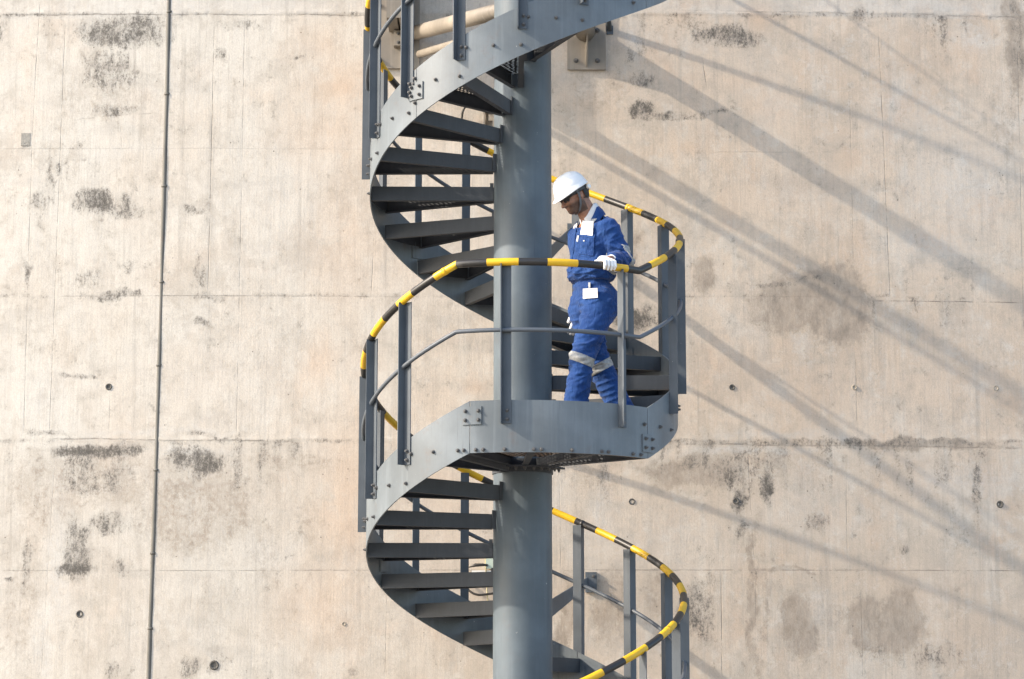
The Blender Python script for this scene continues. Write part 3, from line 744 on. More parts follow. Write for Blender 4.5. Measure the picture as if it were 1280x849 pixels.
# unseen inferred rods, placed so their shadows draw thin lines across the wall
s3 = (-sv.x/-sv.y, -sv.z/sv.y) # not used
sxm = math.tan(rad(SUN_AZ)); szm = math.tan(rad(SUN_EL))/math.cos(rad(SUN_AZ))
def shadow_line_pts(pa, pb):   # two photo points on the wall
    (ax, az), (bx_, bz_) = wp(*pa), wp(*pb); return ax, az, bx_, bz_
def rod(W, shadow_to, d, xe=None):
    """rod from wall point W (x,z) whose shadow runs towards wall point shadow_to when the far end stands d metres off the wall"""
    tx, tz = shadow_to
    ex = tx-sxm*d; ez = tz+szm*d
    yw = float(wall_y(W[0]))
    return Vector((W[0], yw-.01, W[1])), Vector((ex, WY-d, ez))
def add_rod(p, q, r, label, mtl='post', flat=False):
    e = empty('shadow_rod', p); tag(e, label, 'tie rod')
    mb = MB(); mb.tube([p, q], r, 12); loc_kid(mb.build('rod', M[mtl]), e)
    mb = MB(); mb.box((p.x, float(wall_y(p.x))-.008, p.z), (.05, .010, .07)); loc_kid(mb.build('foot_plate', M[mtl]), e)
    return e
node = wp(1256, 184)
dN = .86
for (st, r, lab) in (((762, 38), .018, 'grey rod rising from beside the right bracket, placed unseen to cast a shadow line'),
                     ((745, -93), .017, 'thick grey rod on the wall above the right bracket, placed unseen to cast a shadow line'),
                     ((860, -126), .009, 'thin grey rod high on the wall above the frame of the picture, placed unseen to cast a shadow line')):
    p, q_ = rod(wp(*st), node, dN); add_rod(p, q_, r, lab)
# lower three: wall behind the column to the back of the column
for (pa, pb, r, lab) in (((662, 381), (1280, 708), .020, 'grey rod between wall and column just above the landing, placed unseen for its shadow'),
                         ((662, 273), (1224, 642), .012, 'thin grey rod between wall and column behind the worker, placed unseen for its shadow'),
                         ((662, 564), (1280, 748), .020, 'grey rod between wall and column under the landing, placed unseen for its shadow')):
    W = wp(*pa); T = wp(*pb); dd = WY-RC+.02
    slope = (T[1]-W[1])/(T[0]-W[0])
    ex = 0.02; ez = W[1]+slope*(ex+sxm*dd-W[0])+szm*dd
    add_rod(Vector((W[0], float(wall_y(W[0]))-.01, W[1])), Vector((ex, WY-dd, ez)), r, lab)

# small stay at the lower right: wall plate and flat arm to the stringer
e = empty('stair_stay', wpt(739, 728, 0)); tag(e, 'small grey stay plate with two bolts behind the lower right posts', 'bracket')
c0 = wpt(739, 728, .012); mb = MB(); mb.box(c0, (.085, .02, .15)); loc_kid(mb.build('wall_plate', M['post']), e)
for dz in (-.045, .045):
    o = link('bolt', BOLT, None); o.location = c0+Vector((.018, -.010, dz)); loc_kid(o, e)
mb = MB(); a_ = c0+Vector((-.03, -.01, 0)); b_ = P(1.02, 180-4, ztop(-184)+.06)
d = (b_-a_); n_ = Vector((0, 0, 1))
vs = [a_+n_*.035, a_-n_*.035, b_+n_*.075, b_-n_*.075]; sd = Vector((.004, 0, 0))
mb.add([v_+sd for v_ in vs]+[v_-sd for v_ in vs], [(0, 1, 3, 2), (4, 6, 7, 5), (0, 4, 5, 1), (2, 3, 7, 6), (0, 2, 6, 4), (1, 5, 7, 3)])
loc_kid(mb.build('flat_arm', M['post']), e)
# second stay, beside the worker's chest
e = empty('stair_stay', wpt(716, 296, 0)); tag(e, 'grey flat stay arm behind the worker at chest height', 'bracket')
c0 = wpt(716, 292, .012); mb = MB(); mb.box(c0, (.085, .02, .15)); loc_kid(mb.build('wall_plate', M['post']), e)
mb = MB(); a_ = c0+Vector((-.02, -.01, .0)); b_ = P(1.02, 178, ztop(178)+.12)
vs = [a_+n_*.04, a_-n_*.04, b_+n_*.06, b_-n_*.06]
mb.add([v_+sd for v_ in vs]+[v_-sd for v_ in vs], [(0, 1, 3, 2), (4, 6, 7, 5), (0, 4, 5, 1), (2, 3, 7, 6), (0, 2, 6, 4), (1, 5, 7, 3)])
loc_kid(mb.build('flat_arm', M['post']), e)

# cables and the little fittings seen between the treads
def cable(name, label, pts, r, mtl, d=.03):
    # smooth through photo points on the wall
    P3 = [wpt(px, py, dd) for px, py, dd in pts]; out = []
    for i in range(len(P3)-1):
        p0, p1_, p2_, p3_ = P3[max(i-1, 0)], P3[i], P3[i+1], P3[min(i+2, len(P3)-1)]
        for k in range(6):
            t = k/6; out.append(.5*((2*p1_)+(p2_-p0)*t+(2*p0-5*p1_+4*p2_-p3_)*t*t+(3*p1_-p0-3*p2_+p3_)*t**3))
    out.append(P3[-1]); mb = MB(); mb.tube(out, r, 8)
    return tag(mb.build(name, M[mtl]), label, 'cable')
cable('cable', 'black cable looping out of the wall behind the second tread from the top', [(577, 168, .02), (577, 150, .03), (580, 138, .05), (590, 130, .06), (604, 128, .05), (640, 124, .03)], .009, 'cable')
cable('cable', 'black cable sagging behind the lower left treads', [(580, 726, .03), (586, 738, .05), (597, 744, .06), (612, 743, .05), (640, 738, .03)], .009, 'cable')
cable('hose', 'thin yellow hose hanging beside the column behind the lower treads', [(607, 690, .05), (608, 720, .05), (610, 752, .05), (612, 790, .04)], .005, 'brass')
x, z = wp(612, 703); e = empty('junction_box', (x, WY-.02, z)); tag(e, 'small pale green box beside the column, white panel under it', 'box')
mb = MB(); mb.box((x+.03, WY-.035, z), (.11, .06, .10)); bx_ = loc_kid(mb.build('housing', M['green']), e)
mb = MB(); mb.box((x-.02, WY-.03, z-.105), (.22, .03, .085)); loc_kid(mb.build('panel', M['white']), e)
x, z = wp(598, 708); mb = MB()
mb.tube([(x-.07, WY-.07, z-.012), (x-.02, WY-.08, z+.004), (x+.035, WY-.08, z+.006), (x+.07, WY-.07, z+.004)], [.004, .013, .011, .008], 10)
tag(mb.build('cable_gland', M['cable']), 'dark pointed cable end lying in front of the white panel behind the treads', 'cable')
x, z = wp(611, 150); e = empty('clamp_box', (x, WY-.02, z)); tag(e, 'small buff box frame on the wall behind the upper treads beside the column', 'box')
mb = MB()
mb.box((x, WY-.05, z+.055), (.085, .09, .012)); mb.box((x+.035, WY-.05, z-.02), (.014, .08, .14)); mb.box((x-.035, WY-.04, z-.02), (.008, .07, .14)); mb.box((x+.012, WY-.06, z+.0), (.03, .03, .05))
loc_kid(mb.build('housing', M['buff']), e)

# ------------------------------------------------------------------ the worker
class SDF:
    def __init__(s, lo, hi, h):
        s.lo = np.array(lo, float); s.h = h; s.n = np.ceil((np.array(hi)-s.lo)/h).astype(int)+1
        s.F = np.full(s.n, .2, np.float32)
    def _box(s, lo, hi):
        a = np.clip(np.floor((np.array(lo)-s.lo)/s.h).astype(int), 0, s.n); b_ = np.clip(np.ceil((np.array(hi)-s.lo)/s.h).astype(int)+1, 0, s.n)
        g = [s.lo[i]+s.h*np.arange(a[i], b_[i], dtype=np.float32) for i in range(3)]
        return a, b_, np.stack(np.meshgrid(*g, indexing='ij'), -1)
    def apply(s, a, b_, d, k, sub=False):
        sl_ = tuple(slice(a[i], b_[i]) for i in range(3)); A = s.F[sl_]
        if sub:
            d = -d; h = np.clip(.5-.5*(d-A)/k*-1, 0, 1) if False else np.clip(.5+.5*(d-A)/k, 0, 1)
            s.F[sl_] = A*(1-h)+d*h+k*h*(1-h)
        else:
            h = np.clip(.5+.5*(A-d)/k, 0, 1); s.F[sl_] = A*(1-h)+d*h-k*h*(1-h)
    def cap(s, p, q, r0, r1, k=.02, ax=None, sq=1.0, sub=False):
        """tapered capsule; squashed by sq along the axis ax"""
        p, q = np.array(p, float), np.array(q, float); R_ = max(r0, r1)+k+.02
        a, b_, G = s._box(np.minimum(p, q)-R_, np.maximum(p, q)+R_)
        if G.size == 0: return
        if ax is not None:
            ax = np.array(ax, float); ax /= np.linalg.norm(ax)
            f = (1/sq-1)
            G = G+((G-p) @ ax)[..., None]*ax*f; q = q+((q-p) @ ax)*ax*f
        v = q-p; t = np.clip(((G-p) @ v)/max(v @ v, 1e-9), 0, 1)
        d = np.linalg.norm(G-p-t[..., None]*v, axis=-1)-(r0+(r1-r0)*t)
        s.apply(a, b_, (d*(sq if sq < 1 else 1)).astype(np.float32), k, sub)
    def ell(s, c, r, M3=None, k=.02, sub=False):
        c, r = np.array(c, float), np.array(r, float); R_ = r.max()+k+.02
        a, b_, G = s._box(c-R_, c+R_)
        if G.size == 0: return
        G = G-c
        if M3 is not None: G = G @ np.array(M3)      # columns are the local axes
        k0 = np.linalg.norm(G/r, axis=-1); k1 = np.linalg.norm(G/(r*r), axis=-1)
        s.apply(a, b_, (k0*(k0-1)/np.maximum(k1, 1e-6)).astype(np.float32), k, sub)
    def mesh(s):
        F = s.F; S = F < 0; n = F.shape
        c = [F[i:n[0]-1+i, j:n[1]-1+j, k_:n[2]-1+k_] for i in (0, 1) for j in (0, 1) for k_ in (0, 1)]
        cs = sum((x < 0).astype(np.int8) for x in c); act = (cs > 0) & (cs < 8)
        idx = -np.ones(act.shape, np.int64); I = np.argwhere(act); idx[act] = np.arange(len(I))
        val = np.stack([x[act] for x in c], -1); offs = np.array([(i, j, k_) for i in (0, 1) for j in (0, 1) for k_ in (0, 1)], float)
        acc = np.zeros((len(I), 3)); cnt = np.zeros(len(I))
        for u in range(8):
            for v in range(u+1, 8):
                if np.abs(offs[u]-offs[v]).sum() != 1: continue
                a, b_ = val[:, u], val[:, v]; m_ = (a < 0) != (b_ < 0); t = np.where(m_, a/np.where(m_, a-b_, 1), 0)
                acc += np.where(m_[:, None], offs[u]+(offs[v]-offs[u])*t[:, None], 0); cnt += m_
        V = s.lo+(I+acc/cnt[:, None])*s.h; Q = []
        for ax in range(3):
            sl0 = [slice(1, n[i]-1) for i in range(3)]; sl1 = list(sl0)
            sl0[ax] = slice(0, n[ax]-1); sl1[ax] = slice(1, n[ax])
            A = S[tuple(sl0)]; B = S[tuple(sl1)]; E = np.argwhere(A != B); fl_ = A[A != B]
            base = E.copy(); u, v = (ax+1) % 3, (ax+2) % 3
            for i in range(3):
                if i != ax: base[:, i] += 1
            def at(du, dv):
                t = base.copy(); t[:, u] -= du; t[:, v] -= dv; return idx[t[:, 0], t[:, 1], t[:, 2]]
            f = np.stack([at(0, 0), at(1, 0), at(1, 1), at(0, 1)], -1)
            f[~fl_] = f[~fl_][:, ::-1]; Q.append(f)
        Q = np.concatenate(Q); Q = Q[(Q >= 0).all(1)]
        return V, Q
def normals(V, Q):
    a = V[Q[:, 2]]-V[Q[:, 0]]; b_ = V[Q[:, 3]]-V[Q[:, 1]]; fn = np.cross(a, b_); Nn = np.zeros_like(V)
    for i in range(4): np.add.at(Nn, Q[:, i], fn)
    return Nn/np.maximum(np.linalg.norm(Nn, axis=1), 1e-12)[:, None]
def relax(V, Q, it=2):
    for _ in range(it):
        S = np.zeros_like(V); c = np.zeros(len(V))
        for i in range(4):
            np.add.at(S, Q[:, i], V[Q[:, (i+1) % 4]]); np.add.at(c, Q[:, i], 1)
            np.add.at(S, Q[:, (i+1) % 4], V[Q[:, i]]); np.add.at(c, Q[:, (i+1) % 4], 1)
        V = V*.5+.5*S/np.maximum(c, 1)[:, None]
    return V
def n3(V, f, seed):     # 3-D value noise at points
    g = np.random.default_rng(seed).random((64, 64, 64)); p = V*np.array(f)+50; i = np.floor(p).astype(int); t = p-i; t = t*t*(3-2*t); out = 0
    for a in (0, 1):
        for b_ in (0, 1):
            for c in (0, 1):
                w_ = (t[:, 0] if a else 1-t[:, 0])*(t[:, 1] if b_ else 1-t[:, 1])*(t[:, 2] if c else 1-t[:, 2])
                out = out+w_*g[(i[:, 0]+a) % 64, (i[:, 1]+b_) % 64, (i[:, 2]+c) % 64]
    return out
def A3(*p): return np.array(p, float)
FW = A3(-.80, -.60, 0); LF = A3(.60, -.80, 0); UP = A3(0, 0, 1)
pel = A3(.445, -.47, .70)
hipL, hipR = pel+LF*.088+A3(0, 0, -.03), pel-LF*.088+A3(0, 0, -.03)
kneL, ankL = A3(.372, -.635, .325), A3(.330, -.60, -.155)
kneR, ankR = A3(.478, -.42, .315), A3(.685, -.36, -.110)
che = A3(.435, -.48, 1.08); shc = A3(.452, -.475, 1.175)
shL, shR = shc+LF*.150+A3(-.006, 0, -.020), shc-LF*.155+A3(0, 0, -.02)
elL, wrL = A3(.632, -.59, .945), A3(.560, -.80, .915)
elR, wrR = A3(.405, -.20, .905), A3(.358, -.29, .675)
nkb = shc+A3(-.012, -.01, .045)
# head frame
ha = rad(27); hp = rad(33)
hf0 = A3(-math.cos(ha), -math.sin(ha), 0); HX = A3(math.sin(ha), -math.cos(ha), 0)    # left ear direction
HY = hf0*math.cos(hp)-UP*math.sin(hp); HZ = hf0*math.sin(hp)+UP*math.cos(hp)
HM3 = np.stack([HX, HY, HZ], 1); HC = A3(.318, -.555, 1.385)
def hd(x, y, z): return HC+HX*x+HY*y+HZ*z
man = empty('person', (.45, -.47, ZF)); tag(man, 'man in white hard hat and blue coverall walking down, one gloved hand on the rail', 'person')
def pkid(o, root=None):
    root = root or man; o.parent = root
    o.matrix_parent_inverse = Matrix.Translation(-man.location) if root is man else Matrix.Identity(4)
    return o
# --- body (one mesh)
s = SDF((.12, -.98, -.25), (.78, -.12, 1.56), .0045)
s.ell(hd(0, -.012, .022), (.074, .094, .088), HM3, .01)
s.ell(hd(0, .022, -.030), (.060, .066, .078), HM3, .03)
s.ell(hd(0, .050, -.086), (.032, .030, .022), HM3, .025)          # chin
s.cap(hd(.030, .0, -.07), hd(.018, .055, -.088), .022, .018, .02); s.cap(hd(-.030, .0, -.07), hd(-.018, .055, -.088), .022, .018, .02)
s.cap(hd(.030, .078, .012), hd(-.030, .078, .012), .010, .010, .012)    # brow
s.ell(hd(.028, .081, -.007), (.015, .012, .010), HM3, .008, sub=True); s.ell(hd(-.028, .081, -.007), (.015, .012, .010), HM3, .008, sub=True)
s.cap(hd(0, .085, .002), hd(0, .108, -.034), .008, .011, .008); s.ell(hd(.011, .097, -.038), (.008, .009, .007), HM3, .005); s.ell(hd(-.011, .097, -.038), (.008, .009, .007), HM3, .005)
s.cap(hd(.018, .080, -.056), hd(-.018, .080, -.056), .0065, .0065, .004); s.cap(hd(.015, .079, -.068), hd(-.015, .079, -.068), .007, .007, .004)
s.ell(hd(.034, .060, -.035), (.02, .02, .02), HM3, .02); s.ell(hd(-.034, .060, -.035), (.02, .02, .02), HM3, .02)
for e_ in (1, -1):
    s.ell(hd(e_*.075, -.008, -.012), (.008, .018, .031), HM3, .005); s.ell(hd(e_*.084, -.002, -.010), (.006, .008, .016), HM3, .004, sub=True)
s.cap(hd(0, -.03, -.05), nkb, .056, .060, .03); s.cap(nkb, shc-A3(0, 0, .02), .062, .085, .03)
s.cap(pel, che, .098, .105, .04, FW, .78); s.cap(che+LF*.06, che-LF*.06+A3(0, 0, .02), .098, .098, .05, FW, .85)
s.cap(shL, shR, .05, .05, .05)
for sh, el, wr in ((shL, elL, wrL), (shR, elR, wrR)):
    s.cap(sh, el, .048, .038, .03); s.cap(el, wr, .037, .025, .015)
for hj, kn, an in ((hipL, kneL, ankL), (hipR, kneR, ankR)):
    s.cap(hj, kn, .078, .052, .04); s.cap(kn, an, .052, .036, .02)
# hands of the body (inside the gloves)
s.cap(wrL, A3(.535, -.850, .905), .026, .024, .01); s.cap(wrR, A3(.335, -.32, .60), .024, .024, .01)
s.cap(ankL, A3(.27, -.65, -.21), .034, .026, .02); s.cap(ankR, A3(.59, -.43, -.215), .034, .024, .02)
V_, Q_ = s.mesh(); V_ = relax(V_, Q_, 1)
bme = npmesh('body', V_, Q_)
loc = (V_-HC) @ HM3
bd = np.clip((-.030-loc[:, 2]-.9*np.clip(.03-loc[:, 1], 0, 1)*.35)/.02, 0, 1)*(loc[:, 2] > -.125)*(loc[:, 1] > -.02)*np.clip((np.linalg.norm(loc-A3(0, .02, -.06), axis=1) < .12), 0, 1)
bd *= np.clip((np.abs(loc[:, 0])-.006)/.02+(loc[:, 2] < -.07)*.9+(np.abs(loc[:, 2]+.046) < .007)*.9, 0, 1)
lip = (np.abs(loc[:, 2]+.062) < .0105) & (np.abs(loc[:, 0]) < .019) & (loc[:, 1] > .06); bd = np.where(lip, .12, bd)
brow = (np.abs(loc[:, 2]-.014) < .006) & (np.abs(np.abs(loc[:, 0])-.028) < .020) & (loc[:, 1] > .05); bd = np.where(brow, 1, bd)
at_ = bme.attributes.new('beard', 'FLOAT', 'POINT'); at_.data.foreach_set('value', bd.astype(np.float32))
body = pkid(link('body', bme, None, M['skin'], True))
body_V, body_Q = V_, Q_

# --- coverall
s = SDF((.10, -1.0, -.24), (.82, -.10, 1.30), .005)
wa = pel+A3(-.005, 0, .135)
s.cap(pel+LF*.045, pel-LF*.045, .118, .118, .03, FW, .84)                    # seat
s.cap(pel+A3(0, 0, .02), wa, .125, .120, .03, FW, .80)
s.cap(wa+LF*.030+A3(0, 0, .07), wa-LF*.030+A3(0, 0, .07), .132, .132, .018, FW, .86)  # blouse over the belt
s.cap(wa+LF*.035+A3(0, 0, .055)+FW*.01, wa-LF*.035+A3(0, 0, .055)+FW*.01, .124, .124, .02, UP, .5)
s.cap(wa+A3(0, 0, .06), che+A3(0, 0, -.02), .132, .126, .04, FW, .84)
s.cap(che+LF*.055, che-LF*.055, .110, .110, .05, FW, .90)
s.cap(shL-LF*.035, shR+LF*.035, .064, .064, .05)
s.cap(shc+LF*.05, nkb+LF*.01, .072, .072, .04); s.cap(shc-LF*.05, nkb, .072, .072, .04)
s.cap(shL, elL, .066, .060, .03); s.cap(elL, wrL+(elL-wrL)*.10, .061, .046, .012)
s.cap(shR, elR, .066, .058, .03); s.cap(elR, wrR, .060, .046, .012)
s.cap(hipL, kneL, .102, .072, .035); s.cap(kneL, ankL+A3(-.02, 0, .02), .070, .080, .02)
s.cap(hipR, kneR, .100, .072, .03); s.cap(kneR, ankR+A3(.0, 0, .02), .070, .084, .015)
s.ell(hipR-FW*.05+A3(0, 0, .02), (.09, .08, .10), None, .04); s.ell(hipL-FW*.045+A3(0, 0, .02), (.09, .08, .10), None, .04)
V_, Q_ = s.mesh(); V_ = relax(V_, Q_, 2); Nn = normals(V_, Q_)
# wrinkles: ridged noise stretched along the drag lines, strongest at joints
def ridge(V, M3, f, seed):
    W_ = V @ M3; x = n3(W_+.02*(n3(V, (12, 12, 12), seed+50)[:, None]-.5), f, seed)*.7+.3*n3(W_, tuple(2*q for q in f), seed+9); r = 1-np.abs(2*x-1)*3.2; return np.sign(r)*np.abs(r)**1.0*np.where(r > 0, 1.25, .6)
def rotm(ax, deg): return np.array(Matrix.Rotation(rad(deg), 3, Vector(ax)))
def near(p, r): return np.exp(-(np.linalg.norm(V_-p, axis=1)/r)**2)
d1 = ridge(V_, rotm(LF, 28), (7, 7, 26), 41); d2 = ridge(V_, rotm(LF, -35), (8, 8, 30), 42); d3 = ridge(V_, np.eye(3), (10, 10, 44), 43); d4 = ridge(V_, rotm(FW, 60), (9, 9, 30), 44)
zc = V_[:, 2]
wk = near(kneL, .14)+near(kneR, .14)+near(ankL, .13)+near(ankR, .13); we = near(elL, .12)+near(elR, .12); ww = np.exp(-((zc-wa[2]-.05)/.07)**2); wc = near(pel+FW*.08-A3(0, 0, .08), .16)
amp = .0045*d3*np.clip(ww+.8*wk, 0, 1.2)+.0055*d1*np.clip(wc+.7*wk+.45, 0, 1.2)+.0060*d2*np.clip(we+.5*ww+.3, 0, 1.2)+.005*d4*np.clip(near(shL, .16)+near(shR, .16)+we*.8, 0, 1)
amp += .004*(n3(V_, (11, 11, 11), 45)-.5)
# cinched belt line
amp -= .010*np.exp(-((zc-(wa[2]-.012))/.012)**2)
V_ = V_+Nn*amp[:, None]*1.45; V_ = relax(V_, Q_, 1)
cov_me = npmesh('coverall', V_, Q_)
def cut(me, planes, name):
    """copy of a mesh cut by planes; keeps the side the normal points to"""
    bm = bmesh.new(); bm.from_mesh(me)
    for co_, no in planes:
        bmesh.ops.bisect_plane(bm, geom=bm.verts[:]+bm.edges[:]+bm.faces[:], plane_co=Vector(co_), plane_no=Vector(no), clear_inner=True)
    out = bpy.data.meshes.new(name); bm.to_mesh(out); bm.free(); return out
def keep_near(me, p, r):
    bm = bmesh.new(); bm.from_mesh(me); p = Vector(p)
    bmesh.ops.delete(bm, geom=[v for v in bm.verts if (v.co-p).length > r], context='VERTS'); bm.to_mesh(me); bm.free(); return me
def shell(me, off, th=.0015):
    """push a patch outwards and give it thickness"""
    bm = bmesh.new(); bm.from_mesh(me); bm.normal_update()
    base = {v: v.normal.copy() for v in bm.verts}
    for v, n_ in base.items(): v.co += n_*off
    ret = bmesh.ops.extrude_face_region(bm, geom=bm.faces[:])
    nv = [g for g in ret['geom'] if isinstance(g, bmesh.types.BMVert)]
    bm.verts.ensure_lookup_table()
    for v in nv: v.co -= v.normal*(off*.9+.001) if False else Vector((0, 0, 0))
    bm.to_mesh(me); bm.free(); return me
def patch(name, planes, m_, off=.003, near_=None, parent=None, src=None):
    me = cut(src or cov_me, planes, name)
    if near_: me = keep_near(me, *near_)
    bm = bmesh.new(); bm.from_mesh(me); bm.normal_update()
    nn = [(v, v.normal.copy()) for v in bm.verts]
    for v, n_ in nn: v.co += n_*off
    be = [e_ for e_ in bm.edges if e_.is_boundary]
    ret = bmesh.ops.extrude_edge_only(bm, edges=be)
    nd = {}
    for g in ret['geom']:
        if isinstance(g, bmesh.types.BMVert): g.co -= Vector(g.normal)*0
    # skirt: pull the new rim back into the cloth
    kd = [(v, n_) for v, n_ in nn]
    from mathutils.kdtree import KDTree
    t = KDTree(len(kd))
    for i_, (v, n_) in enumerate(kd): t.insert(v.co, i_)
    t.balance()
    for g in ret['geom']:
        if isinstance(g, bmesh.types.BMVert):
            _, i_, _ = t.find(g.co); g.co -= kd[i_][1]*(off+.003)
    bm.to_mesh(me); bm.free(); me.materials.clear()
    o = link(name, me, None, m_, True); return pkid(o, parent)
# neck opening, cuffs and hems cut clean
cov_open = cut(cov_me, [(nkb+A3(0, 0, .012), tuple(-(UP*.84+FW*.54))), ], 'coverall')
bm = bmesh.new(); bm.from_mesh(cov_open)
for v in [v for v in bm.verts if False]: pass
cov_open.materials.clear(); bm.free()
cov = pkid(link('coverall', cov_open, None, M['blue'], True))
sol = cov.modifiers.new('cloth', 'SOLIDIFY'); sol.thickness = .004; sol.offset = -1
# knee / shin bands
for kn, an, t0, t1, tilt in ((kneL, ankL, -.02, .10, .30), (kneR, ankR, -.01, .125, -.25)):
    d = (an-kn)/np.linalg.norm(an-kn); nrm = d+A3(-1, 0, 0)*(-tilt); nrm /= np.linalg.norm(nrm)
    if kn is kneL: nrm = d*1.0+A3(-.30, 0, 0)
    else: nrm = d*1.0+A3(.05, 0, 0)
    nrm /= np.linalg.norm(nrm)
    c0 = kn+(an-kn)*(t0+t1)/2
    pl = [(tuple(c0-nrm*.028), tuple(nrm)), (tuple(c0+nrm*.028), tuple(-nrm))]
    if kn is kneL: pl.append((tuple((kneL+kneR)/2+A3(.0, .02, 0)), tuple(A3(-.50, -.86, 0))))
    else: pl.append((tuple((kneL+kneR)/2+A3(.0, .00, 0)), tuple(A3(.45, .89, 0))))
    patch('reflective_band', pl, M['tape'], .0022, (c0, .17), cov)
# sleeve bands
for el, wr, sh in ((elL, wrL, shL), (elR, wrR, shR)):
    d = (wr-el)/np.linalg.norm(wr-el); c0 = el+(wr-el)*.12
    patch('reflective_band', [(tuple(c0-d*.024), tuple(d)), (tuple(c0+d*.024), tuple(-d))], M['tape'], .005, (c0, .105), cov)
# shoulder braces over the chest
for sgn in (1,):
    c0 = shc+LF*.080*sgn
    nl = LF*sgn
    patch('reflective_brace', [(tuple(c0), tuple(nl)), (tuple(c0+nl*.030), tuple(-nl)), (tuple(che+A3(0, 0, -.01)), tuple(UP)), (tuple(shc-FW*.03), tuple(FW)), (tuple(shc+A3(0, 0, .045)), tuple(-UP))], M['tape'], .003, (c0+FW*.05, .24), cov)
# collar
mb = MB()
cc = nkb+A3(0, 0, .030)+FW*.010; ax = UP*.93+FW*.36; ax /= np.linalg.norm(ax); side_ = LF; fr_ = np.cross(side_, ax)*-1
if fr_ @ FW < 0: fr_ = -fr_
prof = [(0.084, -.012), (.074, .022), (.070, .052), (.077, .054), (.096, .024), (.106, -.010)]
nA = 44; ring_ = []
for k in range(nA+1):
    t = rad(52+(360-104)*k/nA); dx, dy = math.cos(t), math.sin(t)    # 0 = front
    drop = .075*max(0, (math.cos(t)+.25))**1.2
    ring_.append([tuple(cc+fr_*dx*r0*.98+side_*dy*r0*.92+ax*(h0-drop*(1 if h0 < .1 else 1))) for r0, h0 in prof])
vs = sum(ring_, []); fs = []
for k in range(nA):
    for j_ in range(5): fs.append((k*6+j_, k*6+j_+1, (k+1)*6+j_+1, (k+1)*6+j_))
fs += [tuple(range(6)), tuple(range(nA*6, nA*6+6))[::-1]]
mb.add(vs, fs, 0, True); collar = pkid(mb.build('collar', M['blue']), cov)
# white shirt collar
mb = MB(); ring_ = []
prof = [(.070, -.03), (.063, .055), (.0600, .080), (.0665, .078), (.074, .055), (.078, -.02)]
for k in range(nA+1):
    t = rad(16+(360-32)*k/nA); dx, dy = math.cos(t), math.sin(t); drop = .052*max(0, (math.cos(t)+.15))**1.1
    ring_.append([tuple(cc+fr_*dx*r0+side_*dy*r0*.92+ax*(h0-drop)) for r0, h0 in prof])
mb.add(sum(ring_, []), [f for k in range(nA) for f in [(k*6+j_, k*6+j_+1, (k+1)*6+j_+1, (k+1)*6+j_) for j_ in range(5)]]+[tuple(range(6)), tuple(range(nA*6, nA*6+6))[::-1]], 0, True)
pkid(mb.build('shirt_collar', M['shirt']))
# shirt front in the open V, button placket, pocket
bvh = BVHTree.FromPolygons([tuple(v) for v in V_], [tuple(int(i_) for i_ in f) for f in Q_])
def hit(px, py, b_=None):
    r_ = Vector(ray(px, py)).normalized(); h = (b_ or bvh).ray_cast(Vector(CAM), r_); return h[0], h[1]
def surf_quad(name, pts, th, m_, nsub=8, off=.003, parent=None):
    """small panel draped on the cloth: pts are 4 photo corners, clockwise from top left"""
    mb = MB(); n_ = nsub; grid = []
    for i_ in range(n_+1):
        for j_ in range(n_+1):
            u, v = j_/n_, i_/n_
            px = (pts[0][0]*(1-u)+pts[1][0]*u)*(1-v)+(pts[3][0]*(1-u)+pts[2][0]*u)*v
            py = (pts[0][1]*(1-u)+pts[1][1]*u)*(1-v)+(pts[3][1]*(1-u)+pts[2][1]*u)*v
            h = hit(px, py); grid.append(h)
    ok = [g for g in grid if g[0] is not None]
    if not ok: return None
    out = []; inn = []
    for i_, (p, nn_) in enumerate(grid):
        if p is None: p, nn_ = min(ok, key=lambda g: abs(grid.index(g)-i_))
        nn_ = nn_ if nn_.y < 0 else -nn_
        out.append(tuple(p+nn_*(off+th))); inn.append(tuple(p+nn_*(off-.004)))
    W_ = n_+1
    fs = [(i_*W_+j_, i_*W_+j_+1, (i_+1)*W_+j_+1, (i_+1)*W_+j_) for i_ in range(n_) for j_ in range(n_)]
    rim_ = [j_ for j_ in range(W_)]+[i_*W_+n_ for i_ in range(1, W_)]+[n_*W_+j_ for j_ in range(n_-1, -1, -1)]+[i_*W_ for i_ in range(n_-1, 0, -1)]
    K_ = len(out); fs += [(rim_[q_], rim_[(q_+1) % len(rim_)], K_+rim_[(q_+1) % len(rim_)], K_+rim_[q_]) for q_ in range(len(rim_))]
    mb.add(out+inn, fs, 0, False); return pkid(mb.build(name, m_), parent)
surf_quad('shirt_front', [(713, 271), (722, 271), (721, 286), (717, 286)], .002, M['shirt'], 4, .002)
surf_quad('placket', [(716, 284), (722, 277), (714, 340), (710, 340)], .003, M['blue'], 8, .002, cov)
pk = surf_quad('chest_pocket', [(724, 294), (743, 296), (742, 320), (722, 317)], .004, M['blue'], 10, .002, cov)
surf_quad('pocket_flap', [(724, 292.5), (743.5, 294.5), (743, 298), (723.5, 296)], .007, M['blue'], 6, .003, cov)
